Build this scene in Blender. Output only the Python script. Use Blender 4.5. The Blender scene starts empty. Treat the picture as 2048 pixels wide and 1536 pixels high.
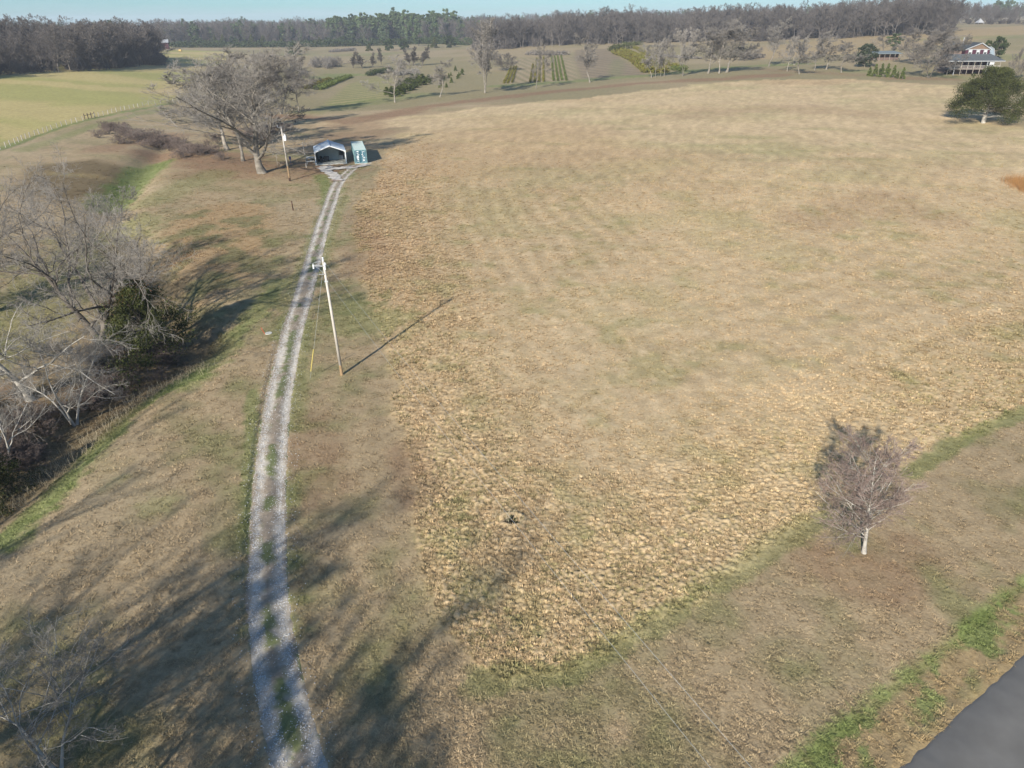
import bpy, math, random
import numpy as np
from mathutils import Vector, Matrix
random.seed(7)
RS = np.random.RandomState
sc = bpy.context.scene
COL = sc.collection

# ------------------------------------------------------------------ camera
FPX, CH = 1422.0, 25.4
PITCH, ROLL = math.radians(27.17), math.radians(0.65)
cF = np.array([0, math.cos(PITCH), -math.sin(PITCH)])
cU0 = np.array([0, math.sin(PITCH), math.cos(PITCH)])
cR0 = np.array([1.0, 0, 0])
cR = math.cos(ROLL) * cR0 - math.sin(ROLL) * cU0
cU = math.sin(ROLL) * cR0 + math.cos(ROLL) * cU0
cam_d = bpy.data.cameras.new('camera'); cam = bpy.data.objects.new('camera', cam_d); COL.objects.link(cam)
M = Matrix(((cR[0], cU[0], -cF[0], 0), (cR[1], cU[1], -cF[1], 0), (cR[2], cU[2], -cF[2], CH), (0, 0, 0, 1)))
cam.matrix_world = M
cam_d.sensor_width = 36; cam_d.lens = 36 * FPX / 2048; cam_d.clip_start = .5; cam_d.clip_end = 20000
sc.camera = cam

# ------------------------------------------------------------------ light
SUN_EL, SUN_AZ = math.radians(26.2), math.radians(24.3)   # azimuth of the shadows, right of +Y
w = bpy.data.worlds.new('World'); sc.world = w; w.use_nodes = True
nt = w.node_tree; nt.nodes.clear()
out = nt.nodes.new('ShaderNodeOutputWorld'); bg = nt.nodes.new('ShaderNodeBackground')
sky = nt.nodes.new('ShaderNodeTexSky'); sky.sky_type = 'NISHITA'; sky.sun_disc = False
sky.sun_elevation = SUN_EL; sky.sun_rotation = SUN_AZ + math.pi
sky.altitude = 150; sky.air_density = 1.0; sky.dust_density = 0.4; sky.ozone_density = 2.5
bg.inputs[1].default_value = 0.072
tc = nt.nodes.new('ShaderNodeTexCoord'); mp = nt.nodes.new('ShaderNodeMapping')
mp.inputs['Scale'].default_value = (1.6, 1.6, 22)
nz = nt.nodes.new('ShaderNodeTexNoise'); nz.inputs['Scale'].default_value = 2.2; nz.inputs['Detail'].default_value = 7
nz.inputs['Roughness'].default_value = .55
rp = nt.nodes.new('ShaderNodeValToRGB'); rp.color_ramp.elements[0].position = .42; rp.color_ramp.elements[1].position = .75
rp.color_ramp.elements[0].color = (0, 0, 0, 1); rp.color_ramp.elements[1].color = (.55, .55, .55, 1)
mx = nt.nodes.new('ShaderNodeMixRGB'); mx.inputs[2].default_value = (4.3, 5.5, 6.3, 1)
tint = nt.nodes.new('ShaderNodeMixRGB'); tint.blend_type = 'MULTIPLY'; tint.inputs[0].default_value = 1
tint.inputs[2].default_value = (.44, .75, 1.02, 1)
nt.links.new(tc.outputs['Generated'], mp.inputs[0]); nt.links.new(mp.outputs[0], nz.inputs['Vector'])
nt.links.new(nz.outputs['Fac'], rp.inputs[0]); nt.links.new(rp.outputs[0], mx.inputs[0])
nt.links.new(sky.outputs[0], tint.inputs[1]); nt.links.new(tint.outputs[0], mx.inputs[1])
nt.links.new(mx.outputs[0], bg.inputs[0]); nt.links.new(bg.outputs[0], out.inputs[0])
sd = bpy.data.lights.new('sun', 'SUN'); sd.energy = 4.8; sd.angle = math.radians(.9); sd.color = (1, .93, .82)
so = bpy.data.objects.new('sun', sd); COL.objects.link(so)
sdir = Vector((math.sin(SUN_AZ) * math.cos(SUN_EL), math.cos(SUN_AZ) * math.cos(SUN_EL), -math.sin(SUN_EL)))
so.rotation_euler = sdir.to_track_quat('-Z', 'Y').to_euler()
vs = sc.view_settings
vs.view_transform = 'Standard'; vs.look = 'None'; vs.gamma = 1; vs.use_curve_mapping = False; vs.exposure = 0.84
sc.render.engine = 'CYCLES'

# ------------------------------------------------------------------ noise and geometry helpers
def hsh(ix, iy, s):
    n = (ix.astype(np.int64) * 374761393 + iy.astype(np.int64) * 668265263 + s * 974634777) & 0x7fffffff
    n = ((n ^ (n >> 13)) * 1274126177) & 0x7fffffff
    return ((n ^ (n >> 16)) & 0xffff) / 65535.0
def vnoise(x, y, s=0):
    ix, iy = np.floor(x), np.floor(y); fx, fy = x - ix, y - iy
    fx = fx * fx * (3 - 2 * fx); fy = fy * fy * (3 - 2 * fy)
    a = hsh(ix, iy, s); b = hsh(ix + 1, iy, s); c = hsh(ix, iy + 1, s); d = hsh(ix + 1, iy + 1, s)
    return (a * (1 - fx) + b * fx) * (1 - fy) + (c * (1 - fx) + d * fx) * fy
def fbm(x, y, s=0, o=4):
    r = 0; a = .5; t = 0
    for k in range(o):
        r = r + a * vnoise(x * 2 ** k + 17.3 * k, y * 2 ** k - 9.1 * k, s + k); t += a; a *= .55
    return r / t
def sstep(a, b, x):
    t = np.clip((x - a) / (b - a), 0, 1); return t * t * (3 - 2 * t)
def seg_dist(x, y, pl):
    d = np.full(x.shape, 1e9); side = np.zeros(x.shape)
    for (ax, ay), (bx, by) in zip(pl[:-1], pl[1:]):
        vx, vy = bx - ax, by - ay; L = vx * vx + vy * vy + 1e-9
        t = np.clip(((x - ax) * vx + (y - ay) * vy) / L, 0, 1)
        dd = np.hypot(x - ax - t * vx, y - ay - t * vy)
        s = np.sign(vx * (y - ay) - vy * (x - ax))      # + = left of travel
        m = dd < d; d = np.where(m, dd, d); side = np.where(m, s, side)
    return d, side
def poly_sd(x, y, pl):                                   # + inside
    inside = np.zeros(x.shape, bool); n = len(pl)
    for i in range(n):
        (ax, ay), (bx, by) = pl[i], pl[(i + 1) % n]
        c = ((ay > y) != (by > y)); c &= x < (bx - ax) * (y - ay) / ((by - ay) if by != ay else 1e-9) + ax
        inside ^= c
    d, _ = seg_dist(x, y, list(pl) + [pl[0]])
    return np.where(inside, d, -d)

# ------------------------------------------------------------------ terrain height
AZD = [-180, -70, -45, -36, -28, -21, -12, -4, 3, 10, 17, 24, 31, 40, 60, 180]
DR = [1, 60, 110, 150, 200, 260, 330, 400, 500, 620, 800, 1100, 1800, 4200]
HT = {  # rows: azimuth; columns: distance
    0: [0, 0, 0, .5, 1, 2, 4, 5, 6, 7, 8, 9, 12, 20],
    1: [0, 0, 0, .5, 1, 2, 4, 6, 7, 8, 9, 10, 12, 16],
    2: [0, 0, 0, .3, 1, 2.4, 4.6, 6.4, 7.5, 8, 9, 9, 10, 12],
    3: [0, 0, 0, .3, 1, 2.4, 4.6, 6.4, 7.5, 8, 8, 8, 9, 11],
    4: [0, 0, 0, .2, .8, 1.8, 3.5, 5, 6, 5, 4, 4, 6, 9],
    5: [0, 0, 0, 0, .2, .6, 1, 1.2, 1.5, 2, 2, 3, 6, 10],
    6: [0, 0, 0, 0, 0, -.5, -1, -1, -.5, 0, 1, 3, 7, 12],
    7: [0, 0, 0, 0, .3, .4, 0, 0, 1, 1.6, 2, 5, 9, 14],
    8: [0, 0, 0, .2, .8, 1.2, .9, 1.6, 3.4, 5.8, 7, 9, 11, 16],
    9: [0, 0, 0, .4, 1.2, 2.2, 2.6, 3.0, 5.2, 8, 9, 11, 13, 18],
    10: [0, 0, 0, .6, 1.6, 3.0, 4.2, 4.6, 6.6, 9.4, 12, 14, 16, 20],
    11: [0, 0, 0, .8, 1.9, 3.4, 4.8, 6.8, 9.8, 12.2, 14.5, 16, 18, 22],
    12: [0, 0, 0, .9, 2.0, 3.6, 5.2, 8.2, 12.0, 14.4, 16.4, 17, 18, 22],
    13: [0, 0, 0, .9, 2.0, 3.6, 5.2, 8.2, 12.0, 14.4, 16, 17, 18, 22],
    14: [0, 0, 0, .6, 1.4, 3, 4, 6, 8, 9, 10, 12, 15, 20],
    15: [0, 0, 0, .5, 1, 2, 4, 5, 6, 7, 8, 9, 12, 20]}
HT = np.array([HT[i] for i in range(len(AZD))], float)
def cr(p0, p1, p2, p3, t):
    return p1 + .5 * t * (p2 - p0 + t * (2 * p0 - 5 * p1 + 4 * p2 - p3 + t * (3 * (p1 - p2) + p3 - p0)))
def h0(x, y):
    x = np.asarray(x, float); y = np.asarray(y, float)
    az = np.degrees(np.arctan2(x, y)); D = np.hypot(x, y)
    a = np.interp(az, AZD, range(len(AZD))); d = np.interp(D, DR, range(len(DR)))
    ai = np.clip(np.floor(a).astype(int), 0, len(AZD) - 2); di = np.clip(np.floor(d).astype(int), 0, len(DR) - 2)
    fa, fd = a - ai, d - di
    A = lambda k: np.clip(ai + k, 0, len(AZD) - 1); B = lambda k: np.clip(di + k, 0, len(DR) - 1)
    r = [cr(HT[A(k), B(-1)], HT[A(k), di], HT[A(k), B(1)], HT[A(k), B(2)], fd) for k in (-1, 0, 1, 2)]
    return cr(*r, fa)
CAMP = np.array([0, 0, CH])
def ray(u, v):
    d = cF + cR * (u - 1024) / FPX + cU * (768 - v) / FPX
    return d / np.linalg.norm(d)
TS = np.concatenate([np.arange(15, 200, .5), np.geomspace(200, 3900, 1500)])
def cast(u, v, hf):
    d = ray(u, v); P = CAMP + TS[:, None] * d
    g = P[:, 2] - hf(P[:, 0], P[:, 1]); i = np.argmax(g < 0)
    if g[i] >= 0: i = len(TS) - 1
    a, b = TS[max(i - 1, 0)], TS[i]
    for _ in range(14):
        m = (a + b) / 2; p = CAMP + m * d
        if p[2] < hf(p[0], p[1]): b = m
        else: a = m
    p = CAMP + b * d; return p
def g0(u, v): p = cast(u, v, h0); return (p[0], p[1])
def wl(pts): return [g0(u, v) for u, v in pts]

creek = [(-75, 8), (-48, 18), (-38, 26)] + wl([(-60, 1010), (120, 860), (260, 750), (370, 690)]) + wl([(300, 560), (200, 430), (290, 330), (330, 285)])
drive = wl([(712, 331), (690, 349), (672, 372), (655, 420), (637, 480), (619, 540), (603, 600), (588, 650), (572, 720), (556, 800),
            (546, 880), (540, 960), (536, 1040), (535, 1120), (536, 1200), (545, 1290), (560, 1380), (582, 1470), (606, 1560)])
drive += [(drive[-1][0] + 1.3 * k, drive[-1][1] - 3.2 * k) for k in (1, 2, 3, 4, 5)]
def resample(pl, step):
    pl = np.array(pl, float); n = len(pl); 
    t = np.linspace(0, n - 1, n * 24); i = np.clip(t.astype(int), 0, n - 2); f = (t - i)[:, None]
    g = lambda k: pl[np.clip(i + k, 0, n - 1)]
    c = cr(g(-1), g(0), g(1), g(2), f); s = np.concatenate([[0], np.cumsum(np.hypot(*np.diff(c, axis=0).T))])
    q = np.arange(0, s[-1], step); return np.stack([np.interp(q, s, c[:, 0]), np.interp(q, s, c[:, 1])], 1)
driveC = resample(drive, 1.5).tolist()
ra, rb = np.array(g0(1800, 1536)), np.array(g0(2048, 1308))
rdir = (rb - ra) / np.linalg.norm(rb - ra); rnorm = np.array([rdir[1], -rdir[0]])   # to the right, away from the field
def road_s(x, y): return (x - ra[0]) * rnorm[0] + (y - ra[1]) * rnorm[1]
hole = g0(1024, 1040)
pad_c = g0(680, 322)
def h(x, y, fine=False):
    x = np.asarray(x, float); y = np.asarray(y, float); D = np.hypot(x, y)
    z = h0(x, y)
    z = z + (fbm(x / 38, y / 38, 3, 3) - .5) * .9 * sstep(25, 90, D) * (1 - .8 * np.exp(-((x - pad_c[0]) ** 2 + (y - pad_c[1]) ** 2) / 500))
    dc, _ = seg_dist(x, y, creek)
    z = z - 1.5 * np.exp(-(dc / 3.6) ** 2)
    near = D < 190
    dd = np.full(x.shape, 99.); sd_ = np.zeros(x.shape)
    if np.any(near):
        q = seg_dist(x[near], y[near], driveC) if x.shape else seg_dist(x, y, driveC)
        if x.shape: dd[near], sd_[near] = q
        else: dd, sd_ = q
    # the lane lies a hand deep in the turf, its western bank cut sharper
    edge = np.where((sd_ < 0) & (D > 28) & (D < 62), 1.24, .93)
    z = z - .095 * (1 - sstep(edge - .12, edge + .12, dd)) * 1.0
    rs = road_s(x, y)
    z = z - .10 * sstep(-2.5, -2.0, rs) * (1 - sstep(-.8, -.2, rs))   # verge swale
    if fine: return z, dd, sd_, dc, rs
    return z
def g(u, v): p = cast(u, v, h); return p
def height_at(P, vt, ut=None):
    q = P - CAMP; vp = (768 - vt) / FPX
    return (vp * q.dot(cF) - q.dot(cU)) / (cU[2] - vp * cF[2])
def mpp(P): return (P - CAMP).dot(cF) / FPX

# ------------------------------------------------------------------ materials
MATS = {}
def mat(name, col, rough=.9, metal=0, noise=None, bump=None, attr=None, spec=.3, trans=0, col2=None):
    if name in MATS: return MATS[name]
    m = bpy.data.materials.new(name); m.use_nodes = True; t = m.node_tree; b = t.nodes['Principled BSDF']
    b.inputs['Roughness'].default_value = rough; b.inputs['Metallic'].default_value = metal
    b.inputs['Specular IOR Level'].default_value = spec
    b.inputs['Base Color'].default_value = (*col, 1)
    L = t.links
    if noise:
        scale, amt = noise
        c = t.nodes.new('ShaderNodeTexCoord'); n = t.nodes.new('ShaderNodeTexNoise')
        n.inputs['Scale'].default_value = scale; n.inputs['Detail'].default_value = 5; n.inputs['Roughness'].default_value = .6
        r = t.nodes.new('ShaderNodeValToRGB')
        c2 = col2 or tuple(x * (1 - amt) for x in col)
        r.color_ramp.elements[0].position = .32; r.color_ramp.elements[1].position = .68
        r.color_ramp.elements[0].color = (*c2, 1); r.color_ramp.elements[1].color = (*[min(1, x * (1 + amt * .5)) for x in col], 1)
        oi = t.nodes.new('ShaderNodeObjectInfo'); hv = t.nodes.new('ShaderNodeHueSaturation')
        mr = t.nodes.new('ShaderNodeMapRange'); mr.inputs[3].default_value = .78; mr.inputs[4].default_value = 1.22
        L.new(oi.outputs['Random'], mr.inputs[0]); L.new(mr.outputs[0], hv.inputs['Value'])
        L.new(c.outputs['Object'], n.inputs['Vector']); L.new(n.outputs['Fac'], r.inputs[0]); L.new(r.outputs[0], hv.inputs['Color'])
        L.new(hv.outputs[0], b.inputs['Base Color'])
        if bump:
            bp = t.nodes.new('ShaderNodeBump'); bp.inputs['Strength'].default_value = bump; bp.inputs['Distance'].default_value = .03
            L.new(n.outputs['Fac'], bp.inputs['Height']); L.new(bp.outputs[0], b.inputs['Normal'])
    if trans:
        tr = t.nodes.new('ShaderNodeBsdfTranslucent'); ms = t.nodes.new('ShaderNodeMixShader'); ms.inputs[0].default_value = trans
        if noise: L.new(hv.outputs[0], tr.inputs[0])
        else: tr.inputs[0].default_value = (*col, 1)
        o = t.nodes['Material Output']; L.new(b.outputs[0], ms.inputs[1]); L.new(tr.outputs[0], ms.inputs[2]); L.new(ms.outputs[0], o.inputs[0])
    MATS[name] = m; return m

bark_grey = mat('bark_grey', (.235, .21, .175), noise=(1.4, .5), bump=.5)
bark_pale = mat('bark_pale', (.40, .375, .33), noise=(1.2, .4), bump=.4)
bark_dark = mat('bark_dark', (.11, .095, .078), noise=(1.6, .5), bump=.5)
twig_grey = mat('twig_grey', (.245, .225, .20), noise=(.25, .35))
twig_pale = mat('twig_pale', (.27, .25, .22), noise=(.3, .4))
twig_dark = mat('twig_dark', (.165, .148, .13), noise=(.3, .4))
twig_red = mat('twig_red', (.22, .165, .14), noise=(.35, .45))
wood_twig = mat('wood_twig', (.128, .112, .102), noise=(.12, .4))
wood_bark = mat('wood_bark', (.17, .15, .13), noise=(.5, .5))
cedar_m = mat('cedar_foliage', (.074, .084, .024), noise=(.45, .5), trans=.12)
pine_m = mat('pine_foliage', (.092, .128, .055), noise=(.3, .45), trans=.12)
arbor_m = mat('arborvitae_foliage', (.10, .125, .03), noise=(.5, .4), trans=.12)
shrub_m = mat('holly_foliage', (.045, .065, .022), noise=(.8, .5), trans=.1)
magn_m = mat('magnolia_foliage', (.038, .05, .026), noise=(.9, .6), trans=.05, rough=.5)
box_m = mat('yellow_green_foliage', (.115, .125, .02), noise=(.9, .5), trans=.1, col2=(.09, .055, .012))
brown_leaf = mat('dead_leaf', (.16, .075, .035), noise=(1.5, .5), trans=.2)

# ------------------------------------------------------------------ mesh helpers
def mesh_np(name, V, F, m, smooth=False, mi=None, mats=None):
    me = bpy.data.meshes.new(name); V = np.asarray(V, np.float32); F = np.asarray(F, np.int32); k = F.shape[1]
    me.vertices.add(len(V)); me.vertices.foreach_set('co', V.ravel())
    me.loops.add(F.size); me.loops.foreach_set('vertex_index', F.ravel())
    me.polygons.add(len(F)); me.polygons.foreach_set('loop_start', np.arange(0, F.size, k, dtype=np.int32))
    me.polygons.foreach_set('loop_total', np.full(len(F), k, np.int32))
    if smooth: me.polygons.foreach_set('use_smooth', np.ones(len(F), bool))
    for x in (mats or [m]): me.materials.append(x)
    if mi is not None: me.polygons.foreach_set('material_index', np.asarray(mi, np.int32))
    me.update(calc_edges=True); return me
def link(name, me, parent=None, loc=None):
    o = bpy.data.objects.new(name, me); COL.objects.link(o)
    if parent: o.parent = parent
    if loc is not None: o.location = loc
    return o
def empty(name, loc, rz=0):
    o = bpy.data.objects.new(name, None); COL.objects.link(o); o.location = loc; o.rotation_euler = (0, 0, rz)
    o.empty_display_size = .3; return o
def tag(o, label=None, cat=None, group=None, kind=None):
    if label: o['label'] = label
    if cat: o['category'] = cat
    if group: o['group'] = group
    if kind: o['kind'] = kind
    return o
class MB:
    """collects boxes, tubes and free quads of one mesh"""
    def __init__(s): s.V = []; s.F = []
    def add(s, V, F):
        n = len(s.V); s.V += [tuple(v) for v in V]; s.F += [tuple(i + n for i in f) for f in F]; return s
    def box(s, x0, x1, y0, y1, z0, z1):
        return s.add([(x0, y0, z0), (x1, y0, z0), (x1, y1, z0), (x0, y1, z0), (x0, y0, z1), (x1, y0, z1), (x1, y1, z1), (x0, y1, z1)],
                     [(0, 3, 2, 1), (4, 5, 6, 7), (0, 1, 5, 4), (1, 2, 6, 5), (2, 3, 7, 6), (3, 0, 4, 7)])
    def beam(s, a, b, wd, ht=None, up=(0, 0, 1)):
        a, b = Vector(a), Vector(b); ht = ht or wd; t = (b - a).normalized(); u = Vector(up)
        if abs(t.dot(u)) > .95: u = Vector((0, 1, 0))
        r = t.cross(u).normalized() * wd / 2; q = r.cross(t).normalized() * ht / 2
        return s.add([a - r - q, a + r - q, a + r + q, a - r + q, b - r - q, b + r - q, b + r + q, b - r + q],
                     [(0, 3, 2, 1), (4, 5, 6, 7), (0, 1, 5, 4), (1, 2, 6, 5), (2, 3, 7, 6), (3, 0, 4, 7)])
    def tube(s, pts, rad, n=8, cap=True):
        P = [Vector(p) for p in pts]; rad = [rad] * len(P) if not hasattr(rad, '__len__') else rad
        V = []; F = []
        for i, p in enumerate(P):
            t = (P[min(i + 1, len(P) - 1)] - P[max(i - 1, 0)]).normalized(); u = Vector((0, 0, 1)) if abs(t.z) < .9 else Vector((1, 0, 0))
            a = t.cross(u).normalized(); b = t.cross(a)
            V += [p + (a * math.cos(2 * math.pi * k / n) + b * math.sin(2 * math.pi * k / n)) * rad[i] for k in range(n)]
        for i in range(len(P) - 1):
            for k in range(n):
                F.append((i * n + k, i * n + (k + 1) % n, (i + 1) * n + (k + 1) % n, (i + 1) * n + k))
        if cap: F += [tuple(range(n))[::-1], tuple((len(P) - 1) * n + k for k in range(n))]
        return s.add(V, F)
    def prism(s, poly, y0, y1):
        n = len(poly); V = [(x, y0, z) for x, z in poly] + [(x, y1, z) for x, z in poly]
        F = [tuple(range(n)), tuple(range(2 * n - 1, n - 1, -1))] + [(i, i + n, (i + 1) % n + n, (i + 1) % n) for i in range(n)]
        return s.add(V, F)
    def build(s, name, m, parent=None, loc=None, bevel=0, smooth=False):
        me = bpy.data.meshes.new(name); me.from_pydata(s.V, [], s.F); me.materials.append(m); me.update()
        if smooth: me.polygons.foreach_set('use_smooth', [True] * len(me.polygons))
        o = link(name, me, parent, loc)
        if bevel:
            b = o.modifiers.new('b', 'BEVEL'); b.width = bevel; b.segments = 1
        return o

def tube_arr(P, R, s):
    n, k, _ = P.shape
    T = np.gradient(P, axis=1); T /= np.linalg.norm(T, axis=2, keepdims=True) + 1e-9
    ref = np.where(np.abs(T[:, :1, 2:3]) < .9, np.array([[[0, 0, 1.]]]), np.array([[[1., 0, 0]]]))
    A = np.cross(T, np.broadcast_to(ref, T.shape)); A /= np.linalg.norm(A, axis=2, keepdims=True) + 1e-9
    B = np.cross(T, A)
    an = np.arange(s) * 2 * np.pi / s
    V = P[:, :, None] + (A[:, :, None] * np.cos(an)[None, None, :, None] + B[:, :, None] * np.sin(an)[None, None, :, None]) * R[:, :, None, None]
    base = (np.arange(n)[:, None, None] * k + np.arange(k - 1)[None, :, None]) * s
    a = base + np.arange(s)[None, None]; b = base + (np.arange(s)[None, None] + 1) % s
    F = np.stack([a, b, b + s, a + s], -1).reshape(-1, 4)
    return V.reshape(-1, 3), F
def join(parts):
    Vs, Fs, n = [], [], 0
    for V, F in parts: Vs.append(V); Fs.append(F + n); n += len(V)
    return np.concatenate(Vs), np.concatenate(Fs)
def grow(P0, D0, L, k, wig, up, rs, droop=0):
    n = len(P0); P = np.zeros((n, k, 3)); P[:, 0] = P0; D = D0.copy()
    for j in range(1, k):
        D = D + rs.randn(n, 3) * wig; D[:, 2] += up - droop * j / k
        D /= np.linalg.norm(D, axis=1, keepdims=True) + 1e-9
        P[:, j] = P[:, j - 1] + D * (L / (k - 1))[:, None]
    return P
def spawn(P, R, L, m, lf, ang, k, wig, up, rs, lv=.7, t0=.2, rmin=.01, rf=.6, droop=0, t1=1.0, taper=.25):
    n, kk, _ = P.shape
    t = (t0 + (t1 - t0) * (np.arange(m)[None] + rs.rand(n, m)) / m).clip(0, 1) * (kk - 1)
    i = np.clip(t.astype(int), 0, kk - 2); f = (t - i)[..., None]; r = np.arange(n)[:, None]
    pos = P[r, i] * (1 - f) + P[r, i + 1] * f; d = P[r, i + 1] - P[r, i]; d /= np.linalg.norm(d, axis=2, keepdims=True) + 1e-9
    rr = R[r, i] * (1 - f[..., 0]) + R[r, i + 1] * f[..., 0]
    q = rs.randn(n, m, 3); q -= (q * d).sum(-1, keepdims=True) * d; q /= np.linalg.norm(q, axis=2, keepdims=True) + 1e-9
    a = np.radians(ang[0] + (ang[1] - ang[0]) * rs.rand(n, m))[..., None]
    D = (d * np.cos(a) + q * np.sin(a)).reshape(-1, 3)
    fr = (t / (kk - 1))
    Ln = (L[:, None] * lf * (1.15 - .65 * fr) * (1 - lv / 2 + lv * rs.rand(n, m))).ravel()
    Pn = grow(pos.reshape(-1, 3), D, Ln, k, wig, up, rs, droop)
    r0 = np.maximum(rr.ravel() * rf, rmin); tp = np.linspace(1, taper, k)[None]
    return Pn, np.maximum(r0[:, None] * tp, rmin * .6), Ln

def bare_tree(seed, H, W, r, fork=.25, limbs=6, n2=7, n3=7, n4=7, n5=0, rmin=.02, spread=(18, 55), wig=.10, trunk_split=1, low_droop=0, lean=0, style='oak', lv=.7):
    rs = RS(seed)
    tr = []; cw = []
    k0 = 9
    D0 = np.zeros((trunk_split, 3)); D0[:, 2] = 1
    if trunk_split > 1:
        a = np.arange(trunk_split) * 2 * np.pi / trunk_split + rs.rand() * 6; q_s = .28 if lv > .5 else .13; D0[:, 0] = np.cos(a) * q_s; D0[:, 1] = np.sin(a) * q_s
    D0[:, 0] += lean; D0 /= np.linalg.norm(D0, axis=1, keepdims=True)
    P0 = np.zeros((trunk_split, 3)); P0[:, :2] = D0[:, :2] * r * 1.2; P0[:, 2] = -.35
    L0 = np.full(trunk_split, H * (.82 if style != 'shrub' else .6)) * (.85 + .3 * rs.rand(trunk_split))
    P = grow(P0, D0, L0, k0, (.05 + wig * .35) if lv > .5 else .014, .02 if lv > .5 else .05, rs)
    tt = np.linspace(0, 1, k0)
    R = r * (1 - .88 * tt ** .8)[None] * np.ones((trunk_split, 1)); R[:, 0] *= 1.45
    if trunk_split > 1: R *= .75
    tr.append(tube_arr(P, R, 9))
    P1, R1, L1 = spawn(P, R, L0, limbs, W / 2 / (H * .82) * 1.05, spread, 9, wig, .05, rs, lv=lv, t0=fork, rmin=rmin, rf=.66 if lv > .5 else .5, droop=low_droop)
    tr.append(tube_arr(P1, R1, 6))
    P2, R2, L2 = spawn(P1, R1, L1, n2, .5, (22, 60), 7, wig * 1.15, .05, rs, t0=.18, rmin=rmin, rf=.62, droop=low_droop)
    tr.append(tube_arr(P2, R2, 4))
    P2b, R2b, L2b = spawn(P, R, L0, limbs * 2, .16, (30, 70), 6, wig, .06, rs, t0=fork + .1, rmin=rmin, rf=.4)
    P2 = np.concatenate([P2[:, ::1][:, :6], P2b]); R2 = np.concatenate([R2[:, :6], R2b]); L2 = np.concatenate([L2, L2b])
    tr.append(tube_arr(P2b, R2b, 4))
    P3, R3, L3 = spawn(P2, R2, L2, n3, .5, (22, 60), 5, wig * 1.4, .04, rs, t0=.12, rmin=rmin, rf=.6, droop=low_droop)
    cw.append(tube_arr(P3, R3, 3))
    P4, R4, L4 = spawn(P3, R3, L3, n4, .55, (20, 55), 4, wig * 1.4, .05, rs, t0=.1, rmin=rmin, rf=.65)
    cw.append(tube_arr(P4, R4, 3))
    if n5:
        P5, R5, L5 = spawn(P4, R4, L4, n5, .6, (20, 50), 3, wig, .05, rs, t0=.1, rmin=rmin, rf=.7)
        cw.append(tube_arr(P5, R5, 3))
    T = join(tr); C = join(cw)
    cv = C[0]; Hh = np.percentile(cv[:, 2], 99.5); Wx = np.percentile(np.abs(cv[:, :2] - np.median(cv[:, :2], axis=0)), 98) * 2
    T[0][:, 2] = np.maximum(T[0][:, 2], -.5)
    return T, C, Hh, Wx
LIB = {}
def lib_tree(name, bark, twig, **kw):
    T, C, Hh, Wx = bare_tree(**kw)
    LIB[name] = (mesh_np('trunk', *T, bark, True), mesh_np('crown', *C, twig), Hh, Wx)

def leafy(seed, H, W, n, size, shape='cone', clumps=60, lean=0, open_=0.0, tr_r=.2, base=.05, flat=.6):
    """evergreen: trunk tube + many small leaf faces gathered in clumps on limbs"""
    rs = RS(seed); tt = rs.rand(clumps * 6)
    def env(t):
        if shape == 'cone': return (1 - t) ** .8
        if shape == 'column': return np.minimum(1, (1 - t) * 2.2) ** .6 * np.minimum(1, .55 + t * 1.5)
        if shape == 'round': return np.sqrt(np.clip(1 - (2 * t - .9) ** 2 / 1.25, 0, 1))
        if shape == 'pine': return np.where(t > .42, np.sqrt(np.clip(1 - ((t - .68) / .34) ** 2, 0, 1)), .25 * rs.rand(len(t)))
        if shape == 'cedar': return np.sqrt(np.clip(1 - ((t - .16) / .88) ** 2, 0, 1)) * (1.05 - .4 * t)
        return 1 - t
    t = tt[:clumps]; t = t ** .9; ang = rs.rand(clumps) * 2 * np.pi; e = env(t)
    lob = 1 + .22 * np.sin(ang * 3 + rs.rand() * 6) + .15 * rs.randn(clumps) * (1 + open_)
    rad = e * W / 2 * lob * np.sqrt(.35 + .65 * rs.rand(clumps)) * .85
    c = np.stack([rad * np.cos(ang) + lean * t * H, rad * np.sin(ang), (base + t * (1 - base) * .95) * H], 1)
    cr_ = (W * .11 + .05 * H * .3) * (.6 + .8 * rs.rand(clumps)) * (.45 + .55 * e)
    ci = rs.randint(0, clumps, n); q = rs.randn(n, 3); q /= np.linalg.norm(q, axis=1, keepdims=True)
    q *= (rs.rand(n, 1) ** .4); q[:, 2] *= flat + .2
    p = c[ci] + q * cr_[ci][:, None]; p[:, 2] = np.clip(p[:, 2], .02, None)
    nrm = q * .7 + rs.randn(n, 3) * .6; nrm /= np.linalg.norm(nrm, axis=1, keepdims=True)
    a = np.cross(nrm, rs.randn(n, 3)); a /= np.linalg.norm(a, axis=1, keepdims=True) + 1e-9; b = np.cross(nrm, a)
    s = size * (.5 + rs.rand(n, 1)); s2 = s * (.35 + .4 * rs.rand(n, 1))
    V = np.stack([p - a * s - b * s2 * .4, p + a * s * .2 - b * s2, p + a * s, p + a * s * .1 + b * s2], 1).reshape(-1, 3)
    F = np.arange(n * 4).reshape(-1, 4)
    P = np.zeros((1, 6, 3)); P[0, :, 2] = np.linspace(-.3, H * .9, 6); P[0, :, 0] = np.linspace(0, lean * H * .9, 6)
    Rr = tr_r * np.linspace(1.2, .12, 6)[None]; parts = [tube_arr(P, Rr, 8)]
    k = min(clumps, 40); e2 = c[:k]; st = np.stack([lean * e2[:, 2] * .6, np.zeros(k), e2[:, 2] * .62], 1)
    Q = np.stack([st * (1 - f) + e2 * f for f in (0, .5, 1)], 1); Q[:, 1, 2] += .02 * H * rs.randn(k)
    parts.append(tube_arr(Q, tr_r * .3 * np.array([1, .6, .25])[None] * np.ones((k, 1)), 4))
    return join(parts), (V, F)
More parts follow.
